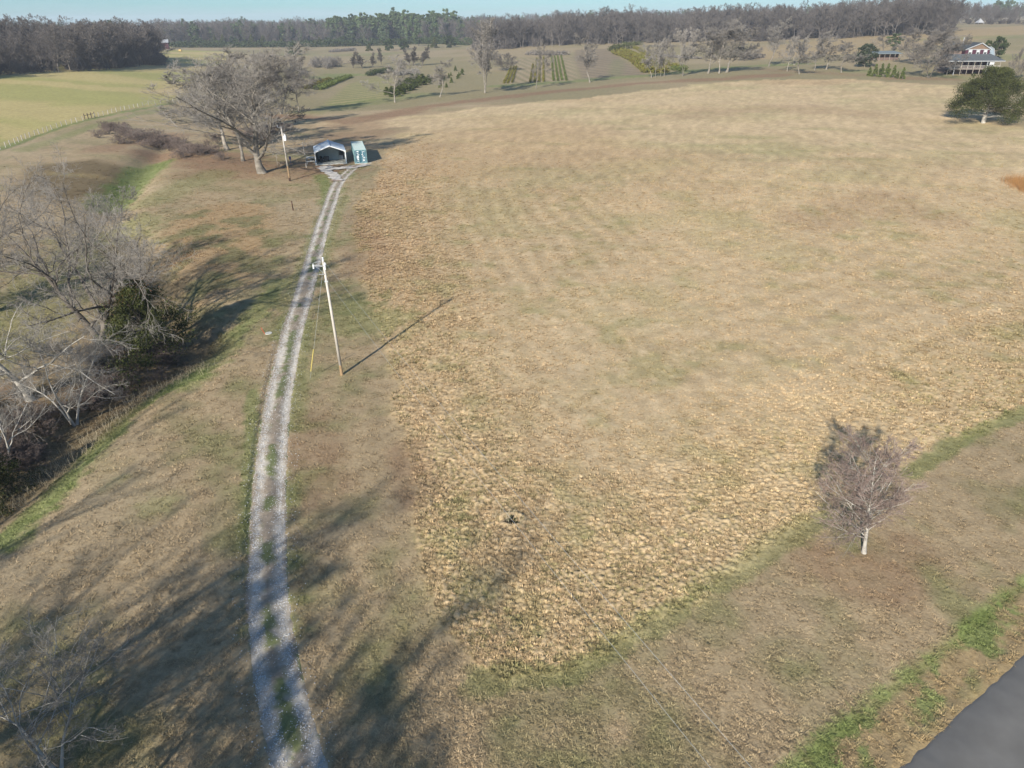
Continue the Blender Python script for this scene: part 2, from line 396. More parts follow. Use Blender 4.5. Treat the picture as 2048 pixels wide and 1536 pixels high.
def lib_leafy(name, bark, leaf, H, W, **kw):
    T, C = leafy(H=H, W=W, **kw)
    LIB[name] = (mesh_np('trunk', *T, bark, True), mesh_np('crown', *C, leaf), H * 1.0, W * 1.0)

# ------------------------------------------------------------------ ground sheet
az = np.radians(np.concatenate([np.arange(-180, -56, 4), np.arange(-54, -51, 1), np.arange(-50, 50.01, .16), np.arange(51, 54, 1), np.arange(56, 177, 4)]))
rings = [2.0, 6., 10., 13.]; D_ = 15.5
while D_ < 4300:
    rings.append(D_); D_ += min(max(D_ * D_ * 7.2e-5, .105), .012 * D_)
rings = np.array(rings); nA, nR = len(az), len(rings)
AZ, RR = np.meshgrid(az, rings); X = (RR * np.sin(AZ)).ravel(); Y = (RR * np.cos(AZ)).ravel()

straw_poly = wl([(760, 322), (735, 400), (716, 480), (710, 560), (735, 640), (765, 720), (770, 800), (790, 900), (822, 1050), (850, 1160), (885, 1270), (940, 1340),
                 (1010, 1372), (1130, 1352), (1300, 1262), (1500, 1130), (1660, 1030), (1830, 940), (2048, 830), (2300, 690), (2500, 500), (2400, 330), (2048, 262), (1900, 172),
                 (1700, 158), (1500, 160), (1300, 180), (1000, 212), (850, 228), (700, 232), (600, 243), (640, 262), (720, 262), (800, 255), (800, 280)])
westfield = wl([(-500, 330), (-200, 330), (0, 298), (100, 262), (190, 236), (260, 219), (345, 205), (420, 150), (480, 104), (350, 99), (150, 118), (0, 133), (-300, 150), (-700, 170)])
slope_brown = wl([(60, 335), (200, 318), (280, 335), (240, 375), (120, 410), (20, 380)])
meadow_low = wl([(350, 425), (450, 400), (535, 405), (555, 480), (520, 560), (420, 600), (380, 640), (330, 560), (310, 480)])
nursery = wl([(1000, 168), (1020, 118), (1145, 112), (1160, 160)])
grey_field = wl([(1150, 100), (1215, 98), (1300, 150), (1165, 160), (1145, 115)])
far_past = wl([(590, 95), (900, 95), (900, 105), (760, 140), (600, 130)])
rowsfield = wl([(640, 210), (690, 170), (760, 148), (790, 160), (770, 195), (700, 215)])
hill_tan = wl([(1500, 95), (1750, 70), (1900, 62), (2100, 48), (2100, 62), (1900, 90), (1700, 108), (1500, 120)])
def lines(*a): return [wl(p) for p in a]
green_lines = [(wl(p), wd, am) for p, wd, am in [
    ([(960, 1365), (1130, 1352), (1300, 1255), (1500, 1125), (1660, 1025)], .8, .5),
    ([(-60, 318), (0, 299), (120, 254), (190, 236), (345, 205)], 1.3, .9), ([(50, 300), (200, 246), (330, 215)], 2.5, .5),
    ([(1820, 950), (1900, 895), (1980, 852), (2060, 820)], .55, .65),
    ([(0, 1075), (60, 1010), (150, 925), (250, 800), (390, 742)], 1.2, 1.0),
    ([(360, 760), (430, 700), (500, 640), (560, 560)], 1.8, .7),
    ([(215, 400), (260, 355), (315, 320)], 3.4, 1.0), ([(300, 400), (370, 370), (420, 350)], 4, .4), ([(0, 690), (60, 600), (150, 520), (260, 440)], 5, .5),
    ([(650, 430), (610, 530), (560, 610)], 1.2, .5), ([(690, 390), (660, 450), (640, 520)], 1.2, .5),
    ([(640, 350), (655, 375), (660, 410)], 1.6, .8), ([(690, 600), (700, 650), (770, 640)], 3.5, .55),
    ([(506, 780), (499, 900), (494, 1060)], .5, .7), ([(610, 620), (600, 740), (590, 830)], .9, .5),
    ([(620, 222), (760, 200), (830, 190)], 9, .45), ([(1000, 172), (1160, 160), (1300, 150), (1480, 133), (1600, 128)], 7, .65),
    ([(640, 155), (700, 150)], 12, .7), ([(1700, 142), (1800, 140)], 6, .5), ([(600, 110), (760, 108)], 25, .3),
    ([(1900, 118), (2060, 112)], 12, .5), ([(1900, 78), (2060, 72)], 20, .4), ([(1870, 150), (2048, 175)], 4, .4), ([(1230, 155), (1235, 120)], 4, .3)]]
leaf_lines = [(wl(p), wd, am) for p, wd, am in [
    ([(340, 300), (430, 320), (530, 330), (620, 330), (650, 340)], 9, .95), ([(400, 350), (520, 345)], 6, .6),
    ([(560, 232), (700, 240), (860, 212), (960, 200), (1100, 183), (1260, 168), (1450, 158), (1560, 150)], 7, .95),
    ([(640, 300), (720, 270), (700, 250)], 9, .6), ([(1530, 140), (1700, 150)], 7, .5), ([(1800, 158), (1900, 160)], 6, .7),
    ([(720, 420), (735, 540)], 3, .35), ([(620, 900), (640, 1000), (620, 840)], 1.8, .45), ([(810, 900), (840, 1000)], 1.2, .5),
    ([(0, 800), (150, 800), (280, 730), (330, 640)], 3.5, .7), ([(1650, 1130), (1760, 1150), (1820, 1120)], 2.2, .5),
    ([(1640, 440), (1760, 400), (1860, 430)], 6, .3), ([(1380, 230), (1560, 215), (1700, 225)], 9, .3), ([(720, 300), (900, 290)], 6, .25), ([(200, 300), (340, 270)], 5, .7)]]
pale_lines = [(wl(p), wd, am) for p, wd, am in [
    ([(1560, 780), (1640, 800), (1700, 850)], 5, .4), ([(1250, 610), (1500, 500), (1350, 450)], 8, .25), ([(1100, 700), (1300, 900)], 7, .3),  # first strip paints the bright glow opposite the sun into the straw colour
    ([(1000, 212), (1300, 205), (1500, 190)], 10, .3), ([(1590, 950), (1450, 1100)], 3, .3)]]
AN = {'x': None}
def worley(x, y, c, seed):
    """distances to the nearest and next tussock centre, and the nearest one's own number"""
    gx, gy = x / c, y / c; ix, iy = np.floor(gx), np.floor(gy); f1 = np.full(x.shape, 9.); f2 = f1.copy(); idn = np.zeros(x.shape)
    for a in (-1, 0, 1):
        for b in (-1, 0, 1):
            jx, jy = ix + a, iy + b; d = np.hypot(jx + hsh(jx, jy, seed) - gx, jy + hsh(jx, jy, seed + 1) - gy); m = d < f1
            f2 = np.where(m, f1, np.minimum(f2, d)); idn = np.where(m, hsh(jx, jy, seed + 2), idn); f1 = np.where(m, d, f1)
    return f1, f2, idn
def tuss(x, y, zone):
    out = np.zeros((3,) + x.shape); m = zone > .01
    if m.any():
        wx = x[m] + .16 * (vnoise(x[m] / .22, y[m] / .22, 131) - .5); wy = y[m] + .16 * (vnoise(x[m] / .22, y[m] / .22, 132) - .5)
        f1, f2, idn = worley(wx, wy, .36, 140); out[0, m] = 1 - f1 ** 2; out[1, m] = 1 - sstep(.03, .24, f2 - f1); out[2, m] = idn
    return out
def ground_eval(x, y, dd, sd_, dc, rs):
    """albedo of the ground and the share of tall straw, from what grows where, plus a painted sun hotspot"""
    D = np.hypot(x, y)
    nb = fbm(x / 14, y / 14, 11, 4); fD = sstep(90, 170, D); nm = fbm(x / 3.1, y / 3.1, 21, 4) * (1 - fD) + fbm((x * .97 - y * .24) / 16, (x * .24 + y * .97) / 4, 23, 4) * fD; nf = (fbm(x / .8, y / .8, 31, 3) - .5) * (1 - .6 * fD) + .5
    nL = fbm(x / 60, y / 60, 51, 3)
    def C(*c): return np.array(c)[None]
    def mix(a, b, m): return a + (b - a) * np.clip(m, 0, 1)[:, None]
    lawn = mix(mix(C(.315, .240, .145), C(.245, .202, .112), sstep(.42, .66, nm)), C(.325, .255, .16), sstep(.5, .75, nb) * .8)
    col = lawn
    wob = (nb - .5) * 3.0 + (nm - .5) * 2.2 + (nf - .5) * .8
    sp = poly_sd(x, y, straw_poly); straw = sstep(-.5, .9, sp + wob * np.clip(D / 60, .45, 3))
    st = mix(C(.480, .362, .215), C(.425, .330, .185), sstep(.40, .68, nm)); st = mix(st, C(.49, .385, .245), sstep(.50, .76, nf) * .7)
    st = mix(st, C(.325, .285, .145), sstep(.50, .70, nb) * .5); st = mix(st, C(.40, .28, .155), sstep(.5, .7, nL) * .6)
    # curved mower swaths inside the field
    dl, _ = seg_dist(x, y, driveC); phase = dl + 6 * (fbm(x / 30, y / 30, 61, 2) - .5)
    sw = .5 + .5 * np.sin(phase * 2 * np.pi / 2.7); sw = sw * (.35 + .65 * sstep(.3, .55, fbm(x / 22, y / 22, 71, 2)))
    st = st * (1 - .14 * sw * (D < 230) * (1 - sstep(35, 60, dl)))[:, None]
    sw2 = .5 + .5 * np.sin((sp + 5 * (fbm(x / 40, y / 40, 63, 2) - .5)) * 2 * np.pi / 3.3)
    st = st * (1 - .10 * sw2 * sstep(2, 8, sp) * sstep(20, 50, dl) * (.3 + .7 * sstep(.35, .6, fbm(x / 35, y / 35, 73, 2))))[:, None]
    rx = x * .97 - y * .24; ry = x * .24 + y * .97
    far_str = vnoise(ry / 4.5 + 2 * nb, rx / 70, 81); st = st * (1 + .22 * (far_str - .5) * .5 * sstep(120, 200, D) * 0)[:, None]
    mot = fbm(rx / 1.2, ry / 4.5, 83, 4); st = st * (1 + .5 * (mot - .5) * sstep(60, 160, D))[:, None]
    nr_ = sstep(26, 6, dl - 10 * (nb - .5)) * sstep(15, 40, D); st = mix(st, C(.40, .275, .165), nr_ * .5)
    off_edge = (1 - sstep(95, 50, D) * sstep(17, 6, sp)); st = st * (1 - .05 * off_edge)[:, None]  # straw slightly darker inside the field and farther off
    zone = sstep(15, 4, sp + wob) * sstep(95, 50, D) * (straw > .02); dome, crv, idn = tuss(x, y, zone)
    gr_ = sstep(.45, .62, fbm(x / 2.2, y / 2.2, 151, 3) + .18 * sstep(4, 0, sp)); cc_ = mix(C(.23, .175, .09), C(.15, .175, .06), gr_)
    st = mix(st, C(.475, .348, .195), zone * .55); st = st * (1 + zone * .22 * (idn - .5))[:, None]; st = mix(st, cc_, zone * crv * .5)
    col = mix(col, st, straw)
    beyond = (D > 250) & (straw < .5)
    fp = mix(C(.27, .215, .13), C(.225, .19, .105), sstep(.4, .6, nL))
    col = mix(col, fp, beyond * 1.0)
    wf = sstep(-2, 4, poly_sd(x, y, westfield) + wob)
    band = vnoise((x * .35 + y) / 11 + nb * 2, (x - y * .35) / 90, 91)
    wcol = mix(C(.37, .305, .135), C(.29, .27, .10), sstep(.35, .65, band)); wcol = mix(wcol, C(.40, .31, .16), sstep(.5, .8, nL))
    col = mix(col, wcol, wf)
    col = mix(col, mix(C(.105, .078, .040), C(.19, .14, .07), sstep(.45, .65, nm)), sstep(-2, 3, poly_sd(x, y, slope_brown) + wob) * .85)
    ml = sstep(-2, 3, poly_sd(x, y, meadow_low) + wob); col = mix(col, mix(C(.31, .215, .115), C(.18, .155, .075), sstep(.45, .6, nm)), ml * .9)
    # nursery beds
    ns = sstep(-1, 2, poly_sd(x, y, nursery)); s1 = .5 + .5 * np.sin((x * .99 + y * .13) * 2 * np.pi / 4.6); col = mix(col, mix(C(.30, .235, .15), C(.19, .165, .09), s1), ns)
    gf = sstep(-1, 2, poly_sd(x, y, grey_field)); s2 = .5 + .5 * np.sin((x * .93 + y * .36) * 2 * np.pi / 7); col = mix(col, mix(C(.165, .135, .09), C(.24, .185, .12), s2), gf)
    rf = sstep(-1, 3, poly_sd(x, y, rowsfield)); s3 = .5 + .5 * np.sin((x * .80 - y * .60) * 2 * np.pi / 6); col = mix(col, mix(C(.15, .16, .06), C(.30, .25, .13), s3), rf)
    col = mix(col, C(.30, .225, .125), sstep(-4, 6, poly_sd(x, y, hill_tan) + wob * 2) * .9)
    leafm = np.zeros(x.shape)
    for pl, wd, am in leaf_lines:
        d, _ = seg_dist(x, y, pl); leafm = np.maximum(leafm, am * sstep(1.25, .4, d / wd + (nm - .5) * 1.1 + (nb - .5) * .8))
    col = mix(col, mix(C(.235, .14, .085), C(.19, .125, .075), sstep(.35, .65, nf)), leafm * .85)
    gm = np.zeros(x.shape)
    for pl, wd, am in green_lines:
        d, _ = seg_dist(x, y, pl); gm = np.maximum(gm, am * sstep(1.3, .5, d / wd + (nm - .5) * 1.6 + (nf - .5) * 1.2))
    # road verge
    gm = np.maximum(gm, sstep(-2.9, -2.3, rs + wob * .08) * sstep(-.1, -.8, rs - (nm - .5) * 2) * sstep(.45, .55, nf * .5 + nm * .5 + .05 * np.exp(-((rs + 2.2) / .4) ** 2)) * 1.0)
    gm = np.maximum(gm, .8 * np.exp(-((rs + 2.15 + wob * .1) / .33) ** 2))
    gm = np.maximum(gm, (1 - sstep(1.5, 2.6, dd + wob * .3)) * sstep(.50, .68, nm) * .55)
    gm = np.maximum(gm, sstep(.64, .76, nm) * .28 * (D < 200))
    gcol = mix(C(.105, .160, .036), C(.155, .20, .062), sstep(.4, .65, nf)); col = mix(col, gcol, gm * .75)
    vs_ = sstep(-2.6, -1.6, rs) * (rs < 2); col = mix(col, mix(C(.27, .20, .115), C(.33, .24, .11), nf), vs_ * (1 - gm) * .8)
    pm = np.zeros(x.shape)
    for pl, wd, am in pale_lines:
        d, _ = seg_dist(x, y, pl); pm = np.maximum(pm, am * sstep(1.3, .3, d / wd + (nb - .5)))
    col = mix(col, C(.50, .385, .235), pm * straw)
    col = mix(col, C(.15, .115, .065), sstep(4.5, 1.5, dc + wob * .5) * (D < 110) * .8)     # ditch litter
    col = col * (1 + .26 * (nf - .5) + .12 * (nb - .5))[:, None]
    return np.clip(col, .01, .7), straw, gm, leafm

# woods floor polygons are used for tree placing too
Z, dd, sd_, dc, rs_ = h(X, Y, True)
col, straw, gm, leafm = ground_eval(X, Y, dd, sd_, dc, rs_)
Dm = np.hypot(X, Y)
# clumps: tufty relief of the unmown field, softer on the lawn
cell = fbm(X / .42, Y / .42, 101, 2); cl = np.abs(cell - .5) * 2
relief = (sstep(.05, .5, 1 - cl) - .5)
fade = 1 - sstep(70, 140, Dm)
tz = sstep(15, 4, poly_sd(X, Y, straw_poly)) * straw * sstep(95, 50, Dm)
q_ = tuss(X, Y, tz); Z = Z + tz * (.15 * (q_[0] - .5) * (.6 + .8 * q_[2]) - .06 * q_[1])
Z = Z + fade * (relief * (.02 + .025 * straw + .045 * tz) * np.where((dd < 1.9) | (rs_ > -.5), 0, 1)) + fade * (fbm(X / 1.7, Y / 1.7, 7, 2) - .5) * .08 * straw
hx, hy = X - hole[0], Y - hole[1]; hd = np.hypot(hx, hy)
Z = Z - .5 * np.exp(-(hd / .32) ** 4) + .10 * np.exp(-((hd - .62) / .16) ** 2)
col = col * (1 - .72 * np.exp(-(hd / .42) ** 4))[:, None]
V = np.stack([X, Y, Z], 1)
i, j = np.meshgrid(np.arange(nR - 1), np.arange(nA), indexing='ij'); j2 = (j + 1) % nA
F = np.stack([i * nA + j, (i + 1) * nA + j, (i + 1) * nA + j2, i * nA + j2], -1).reshape(-1, 4)
gmat = bpy.data.materials.new('ground_grass'); gmat.use_nodes = True
def ground_shader(m, atype='GEOMETRY', grain=1.0):
    t = m.node_tree; b = t.nodes['Principled BSDF']; L = t.links
    b.inputs['Roughness'].default_value = .95; b.inputs['Specular IOR Level'].default_value = .12
    a = t.nodes.new('ShaderNodeAttribute'); a.attribute_name = 'gcol'; a.attribute_type = atype
    c = t.nodes.new('ShaderNodeNewGeometry')
    n1 = t.nodes.new('ShaderNodeTexNoise'); n1.inputs['Scale'].default_value = 5.5; n1.inputs['Detail'].default_value = 6; n1.inputs['Roughness'].default_value = .75
    n2 = t.nodes.new('ShaderNodeTexNoise'); n2.inputs['Scale'].default_value = .9; n2.inputs['Detail'].default_value = 5; n2.inputs['Roughness'].default_value = .7
    L.new(c.outputs['Position'], n1.inputs['Vector']); L.new(c.outputs['Position'], n2.inputs['Vector'])
    ml = t.nodes.new('ShaderNodeMath'); ml.operation = 'MULTIPLY_ADD'; ml.inputs[1].default_value = 1.3 * grain; ml.inputs[2].default_value = 1 - .65 * grain
    L.new(n1.outputs['Fac'], ml.inputs[0])
    m2 = t.nodes.new('ShaderNodeMath'); m2.operation = 'MULTIPLY_ADD'; m2.inputs[1].default_value = .9 * grain; m2.inputs[2].default_value = 1 - .45 * grain
    L.new(n2.outputs['Fac'], m2.inputs[0])
    mm = t.nodes.new('ShaderNodeMath'); mm.operation = 'MULTIPLY'; L.new(ml.outputs[0], mm.inputs[0]); L.new(m2.outputs[0], mm.inputs[1])
    mxn = t.nodes.new('ShaderNodeVectorMath'); mxn.operation = 'SCALE'; L.new(a.outputs['Color'], mxn.inputs[0]); L.new(mm.outputs[0], mxn.inputs['Scale'])
    L.new(mxn.outputs[0], b.inputs['Base Color'])
    bp = t.nodes.new('ShaderNodeBump'); bp.inputs['Strength'].default_value = .4; bp.inputs['Distance'].default_value = .12
    L.new(n1.outputs['Fac'], bp.inputs['Height']); L.new(bp.outputs[0], b.inputs['Normal'])
ground_shader(gmat)
gme = mesh_np('ground', V, F, gmat, True)
ca = gme.color_attributes.new('gcol', 'FLOAT_COLOR', 'POINT')
ca.data.foreach_set('color', np.concatenate([col, np.ones((len(col), 1))], 1).astype(np.float32).ravel())
tag(link('ground', gme), kind='structure')

# ------------------------------------------------------------------ ribbons: driveway and road
def ribbon(center, half, name, material, off, colf, res=.16, rag=.12, seed=5):
    c = resample(center, .22); n = len(c); t = np.gradient(c, axis=0); t /= np.linalg.norm(t, axis=1, keepdims=True)
    nr = np.stack([t[:, 1], -t[:, 0]], 1)                        # right of travel
    m = int(2 * half / res) + 1; s = np.linspace(-1, 1, m)
    lft = half + rag * (fbm(np.arange(n) * .35, np.zeros(n), seed, 4) - .5) * 4
    rgt = half + rag * (fbm(np.arange(n) * .35, np.ones(n) * 9, seed + 3, 4) - .5) * 4
    S = np.where(s[None] < 0, s[None] * lft[:, None], s[None] * rgt[:, None])
    x = c[:, :1] + nr[:, :1] * S; y = c[:, 1:] + nr[:, 1:] * S
    z = h(x.ravel(), y.ravel()) + off
    cc, dz = colf(x.ravel(), y.ravel(), S.ravel()); z = z + dz
    V = np.stack([x.ravel(), y.ravel(), z], 1)
    i, j = np.meshgrid(np.arange(n - 1), np.arange(m - 1), indexing='ij'); a = i * m + j
    F = np.stack([a, a + m, a + m + 1, a + 1], -1).reshape(-1, 4)[:, ::-1]
    me = mesh_np(name, V, F, material, True)
    at = me.color_attributes.new('gcol', 'FLOAT_COLOR', 'POINT')
    at.data.foreach_set('color', np.concatenate([cc, np.ones((len(cc), 1))], 1).astype(np.float32).ravel())
    return tag(link(name, me), kind='structure')
def drive_col(x, y, s):
    D = np.hypot(x, y); nf = fbm(x / .35, y / .35, 201, 3); nm = fbm(x / 1.6, y / 1.6, 211, 3); nb = fbm(x / 9, y / 9, 215, 2)
    a = np.abs(np.abs(s + (nb - .5) * .4) - .63); tr = .95 * (1 - .6 * sstep(.50, .70, nm)) * sstep(.36, .06, a + (nf - .5) * .85 + (nm - .5) * .5 - .08 * sstep(60, 20, D))
    gravel = np.array([.47, .425, .36])[None] * (.45 + .85 * nf[:, None]) * (.8 + .4 * nb[:, None]); 
    dirt = np.array([.25, .205, .155])[None] * (.75 + .5 * nf[:, None]); green = np.array([.13, .145, .065])[None] * (.7 + .6 * nf[:, None])
    e = np.exp(-(s / .45) ** 2)
    gmk = np.clip(sstep(.48, .60, fbm(x / .9, y / 1.5, 219, 3)) * e * 1.2 + (np.abs(s) > .98) * sstep(.4, .6, nm), 0, 1)
    c = dirt * (1 - gmk[:, None]) + green * gmk[:, None]; c = c * (1 - tr[:, None]) + gravel * tr[:, None]
    return c, -.05 * tr + .05 * e * (.5 + nf) * .8 - .11 * sstep(.86, 1.12, np.abs(s))
gr = bpy.data.materials.new('gravel_lane'); gr.use_nodes = True; ground_shader(gr, grain=.8)
ribbon(drive, 1.15, 'driveway', gr, .078, drive_col, rag=.09)
def apron_col(x, y, s):
    nf = fbm(x / .5, y / .5, 221, 3); nm = fbm(x / 2.2, y / 2.2, 231, 3)
    gravel = np.array([.46, .43, .39])[None] * (.6 + .75 * nf[:, None]); dirt = np.array([.24, .14, .085])[None] * (.75 + .5 * nf[:, None])
    tr = sstep(.80, .52, nm)[:, None]; return gravel * tr + dirt * (1 - tr), 0 * s - .04 * sstep(1.3, 1.9, np.abs(s))
ribbon(wl([(735, 330), (700, 335), (668, 338), (645, 334)]), 1.3, 'gravel_apron', gr, .20, apron_col, rag=.3, seed=8)
ribbon(wl([(640, 334), (652, 341), (668, 352), (676, 362)]), 1.0, 'gravel_branch', gr, .19, apron_col, rag=.3, seed=9)

asp = mat('asphalt', (.185, .178, .165), noise=(.8, .14), rough=.85)
t_ = asp.node_tree; nA_ = t_.nodes.new('ShaderNodeTexNoise'); nA_.inputs['Scale'].default_value = 60; nA_.inputs['Detail'].default_value = 3
tcA = t_.nodes.new('ShaderNodeTexCoord'); bpA = t_.nodes.new('ShaderNodeBump'); bpA.inputs['Strength'].default_value = .35; bpA.inputs['Distance'].default_value = .01
t_.links.new(tcA.outputs['Object'], nA_.inputs['Vector']); t_.links.new(nA_.outputs['Fac'], bpA.inputs['Height']); t_.links.new(bpA.outputs[0], t_.nodes['Principled BSDF'].inputs['Normal'])
ss = np.arange(-60, 140, .35); nS = len(ss); e1 = .06 * (fbm(ss * 1.8, ss * 0, 301, 4) - .5) * 4; e2 = 6.1 + 0 * ss
rows = []
for f in (0, .03, .25, .5, .75, .97, 1):
    s = e1 * (1 - f) + e2 * f; crown = .06 * (1 - (2 * f - 1) ** 2) + (.07 if 0 < f < 1 else -.02)
    x = ra[0] + rdir[0] * ss + rnorm[0] * s; y = ra[1] + rdir[1] * ss + rnorm[1] * s; rows.append(np.stack([x, y, h(x, y) + crown], 1))
Vr = np.stack(rows, 1).reshape(-1, 3); i, j = np.meshgrid(np.arange(nS - 1), np.arange(6), indexing='ij'); a = i * 7 + j
Fr = np.stack([a, a + 1, a + 8, a + 7], -1).reshape(-1, 4)
tag(link('road', mesh_np('road', Vr, Fr, asp, False)), kind='structure')

# ------------------------------------------------------------------ geometry-node scatter for uncountable stuff
def gn_scatter(name, pts, scl, rz, idx, meshes, label, cat, colors=None, tilt=None):
    me = bpy.data.meshes.new(name); me.vertices.add(len(pts)); me.vertices.foreach_set('co', np.asarray(pts, np.float32).ravel())
    def at(n, t, d, key): a = me.attributes.new(n, t, 'POINT'); a.data.foreach_set(key, np.asarray(d).ravel())
    at('scl', 'FLOAT_VECTOR', np.asarray(scl, np.float32), 'vector'); at('idx', 'INT', np.asarray(idx, np.int32), 'value')
    rot = np.zeros((len(pts), 3), np.float32); rot[:, 2] = rz
    if tilt is not None: rot[:, :2] = tilt
    at('rot', 'FLOAT_VECTOR', rot, 'vector')
    if colors is not None: at('gcol', 'FLOAT_VECTOR', np.asarray(colors, np.float32), 'vector')
    o = link(name, me); tag(o, label, cat, kind='stuff')
    ng = bpy.data.node_groups.new(name, 'GeometryNodeTree'); N = ng.nodes; L = ng.links
    ng.interface.new_socket('Geometry', in_out='INPUT', socket_type='NodeSocketGeometry'); ng.interface.new_socket('Geometry', in_out='OUTPUT', socket_type='NodeSocketGeometry')
    gi = N.new('NodeGroupInput'); go = N.new('NodeGroupOutput'); ip = N.new('GeometryNodeInstanceOnPoints')
    def na(n, t): a = N.new('GeometryNodeInputNamedAttribute'); a.data_type = t; a.inputs['Name'].default_value = n; return a
    gtoi = N.new('GeometryNodeGeometryToInstance')
    for m in reversed(meshes):
        ob = bpy.data.objects.new('src_' + name, m); oi = N.new('GeometryNodeObjectInfo'); oi.inputs['Object'].default_value = ob
        L.new(oi.outputs['Geometry'], gtoi.inputs[0])
    L.new(gi.outputs[0], ip.inputs['Points']); L.new(gtoi.outputs[0], ip.inputs['Instance'])
    ip.inputs['Pick Instance'].default_value = True
    a = na('idx', 'INT'); L.new(next(x for x in a.outputs if x.enabled), ip.inputs['Instance Index'])
    a = na('scl', 'FLOAT_VECTOR'); L.new(next(x for x in a.outputs if x.enabled), ip.inputs['Scale'])
    a = na('rot', 'FLOAT_VECTOR'); L.new(next(x for x in a.outputs if x.enabled), ip.inputs['Rotation'])
    L.new(ip.outputs[0], go.inputs[0])
    md = o.modifiers.new('scatter', 'NODES'); md.node_group = ng; return o

# grass tufts
tuft_m = bpy.data.materials.new('tuft'); tuft_m.use_nodes = True
def tuft_mesh(seed, nb, hgt, spread, wd):
    rs = RS(seed); a = rs.rand(nb) * 6.283; r = spread * rs.rand(nb) ** .5 * .5; b = np.stack([r * np.cos(a), r * np.sin(a), -.02 + 0 * a], 1)
    out_ = np.stack([np.cos(a), np.sin(a), 0 * a], 1); hh = hgt * (.5 + .7 * rs.rand(nb)); ln = spread * (.3 + .9 * rs.rand(nb))
    tip = b + out_ * ln[:, None] + rs.randn(nb, 3) * spread * .25; tip[:, 2] = hh * .75; mid = (b + tip) / 2; mid[:, 2] = hh * .75
    sd = np.stack([-np.sin(a + rs.randn(nb) * .5), np.cos(a), 0 * a], 1) * wd
    V = np.stack([b - sd, b + sd, mid + sd, mid - sd, tip + sd * .2, tip - sd * .2], 1).reshape(-1, 3)
    k = np.arange(nb)[:, None] * 6; F = np.concatenate([k + np.array([[0, 1, 2, 3]]), k + np.array([[3, 2, 4, 5]])]); return mesh_np('tuft', V, F, tuft_m)
t = tuft_m.node_tree; b = t.nodes['Principled BSDF']; b.inputs['Roughness'].default_value = .9; b.inputs['Specular IOR Level'].default_value = .15
a = t.nodes.new('ShaderNodeAttribute'); a.attribute_name = 'gcol'; a.attribute_type = 'INSTANCER'
trn = t.nodes.new('ShaderNodeBsdfTranslucent'); ms = t.nodes.new('ShaderNodeMixShader'); ms.inputs[0].default_value = .25
t.links.new(a.outputs['Color'], b.inputs['Base Color']); t.links.new(a.outputs['Color'], trn.inputs[0]); t.links.new(b.outputs[0], ms.inputs[1]); t.links.new(trn.outputs[0], ms.inputs[2])
t.links.new(ms.outputs[0], t.nodes['Material Output'].inputs[0])
tufts = [tuft_mesh(s, 16, .15, .16, .011) for s in (1, 2, 3)] + [tuft_mesh(s, 14, .07, .15, .012) for s in (4, 5)]
rs = RS(77)
def view_pts(n, d0, d1, pw=1.0):
    A = np.radians(-50 + 100 * rs.rand(n)); Dd = np.sqrt(d0 ** 2 + (d1 ** 2 - d0 ** 2) * rs.rand(n) ** pw); return Dd * np.sin(A), Dd * np.cos(A)
x, y = view_pts(330000, 16, 190, 1.9)
z, dd2, sd2, dc2, rs2 = h(x, y, True); cg, stg, gg, lg = ground_eval(x, y, dd2, sd2, dc2, rs2)
D2 = np.hypot(x, y); keep = ((dd2 > 1.2) | ((dd2 < .28) & (fbm(x / 1.6, y / 1.6, 211, 3) > .5))) & ((rs2 < -.05)) & (np.hypot(x - hole[0], y - hole[1]) > .5) & (rs.rand(len(x)) < np.where(stg > .5, 1, .42 + .5 * gg) * (1 - .97 * sstep(75, 185, D2)))
x, y, z, cg, stg, D2 = x[keep], y[keep], z[keep], cg[keep], stg[keep], D2[keep]
nz_ = 1 + (.45 * rs.rand(len(x)) ** 1.2 - .15) * (1 - .65 * sstep(45, 130, D2)); cg = cg * nz_[:, None] * 1.25
sc_ = (.6 + .8 * rs.rand(len(x))) * (.75 + .5 * fbm(x / 2, y / 2, 401, 2)) * (1 + .5 * sstep(40, 120, D2))
zt = sstep(17, 5, poly_sd(x, y, straw_poly)) * (stg > .5); inner = (stg > .5) * (1 - zt); sc_ = sc_ * (1 - .3 * inner)
ix = np.where((stg > .5) & (rs.rand(len(x)) < .35 + .65 * zt), rs.randint(0, 3, len(x)), rs.randint(3, 5, len(x)))
gn_scatter('grass', np.stack([x, y, z - .01], 1), np.stack([sc_, sc_, sc_ * (.7 + .5 * rs.rand(len(x)))], 1), rs.rand(len(x)) * 6.28, ix, tufts,
           'dry straw coloured and green grass tufts covering the open field', 'grass', cg)
# loose stones in the wheel tracks
st_m = bpy.data.materials.new('limestone'); st_m.use_nodes = True; bb = st_m.node_tree.nodes['Principled BSDF']; bb.inputs['Roughness'].default_value = .85
aa = st_m.node_tree.nodes.new('ShaderNodeAttribute'); aa.attribute_name = 'gcol'; aa.attribute_type = 'INSTANCER'; st_m.node_tree.links.new(aa.outputs['Color'], bb.inputs['Base Color'])
def stone_mesh(seed):
    rs = RS(seed); V = np.array([(1, 0, 0), (-1, 0, 0), (0, 1, 0), (0, -1, 0), (0, 0, .8), (0, 0, -.5)], float) * (.75 + .5 * rs.rand(6, 1)) + rs.randn(6, 3) * .15
    F = np.array([(0, 2, 4), (2, 1, 4), (1, 3, 4), (3, 0, 4), (2, 0, 5), (1, 2, 5), (3, 1, 5), (0, 3, 5)]); return mesh_np('stone', V, F, st_m)
cc = resample(drive, .2); n = 42000; q = (rs.rand(n) ** .75 * (len(cc) - 2)).astype(int); tg = cc[q + 1] - cc[q]; tg /= np.linalg.norm(tg, axis=1, keepdims=True)
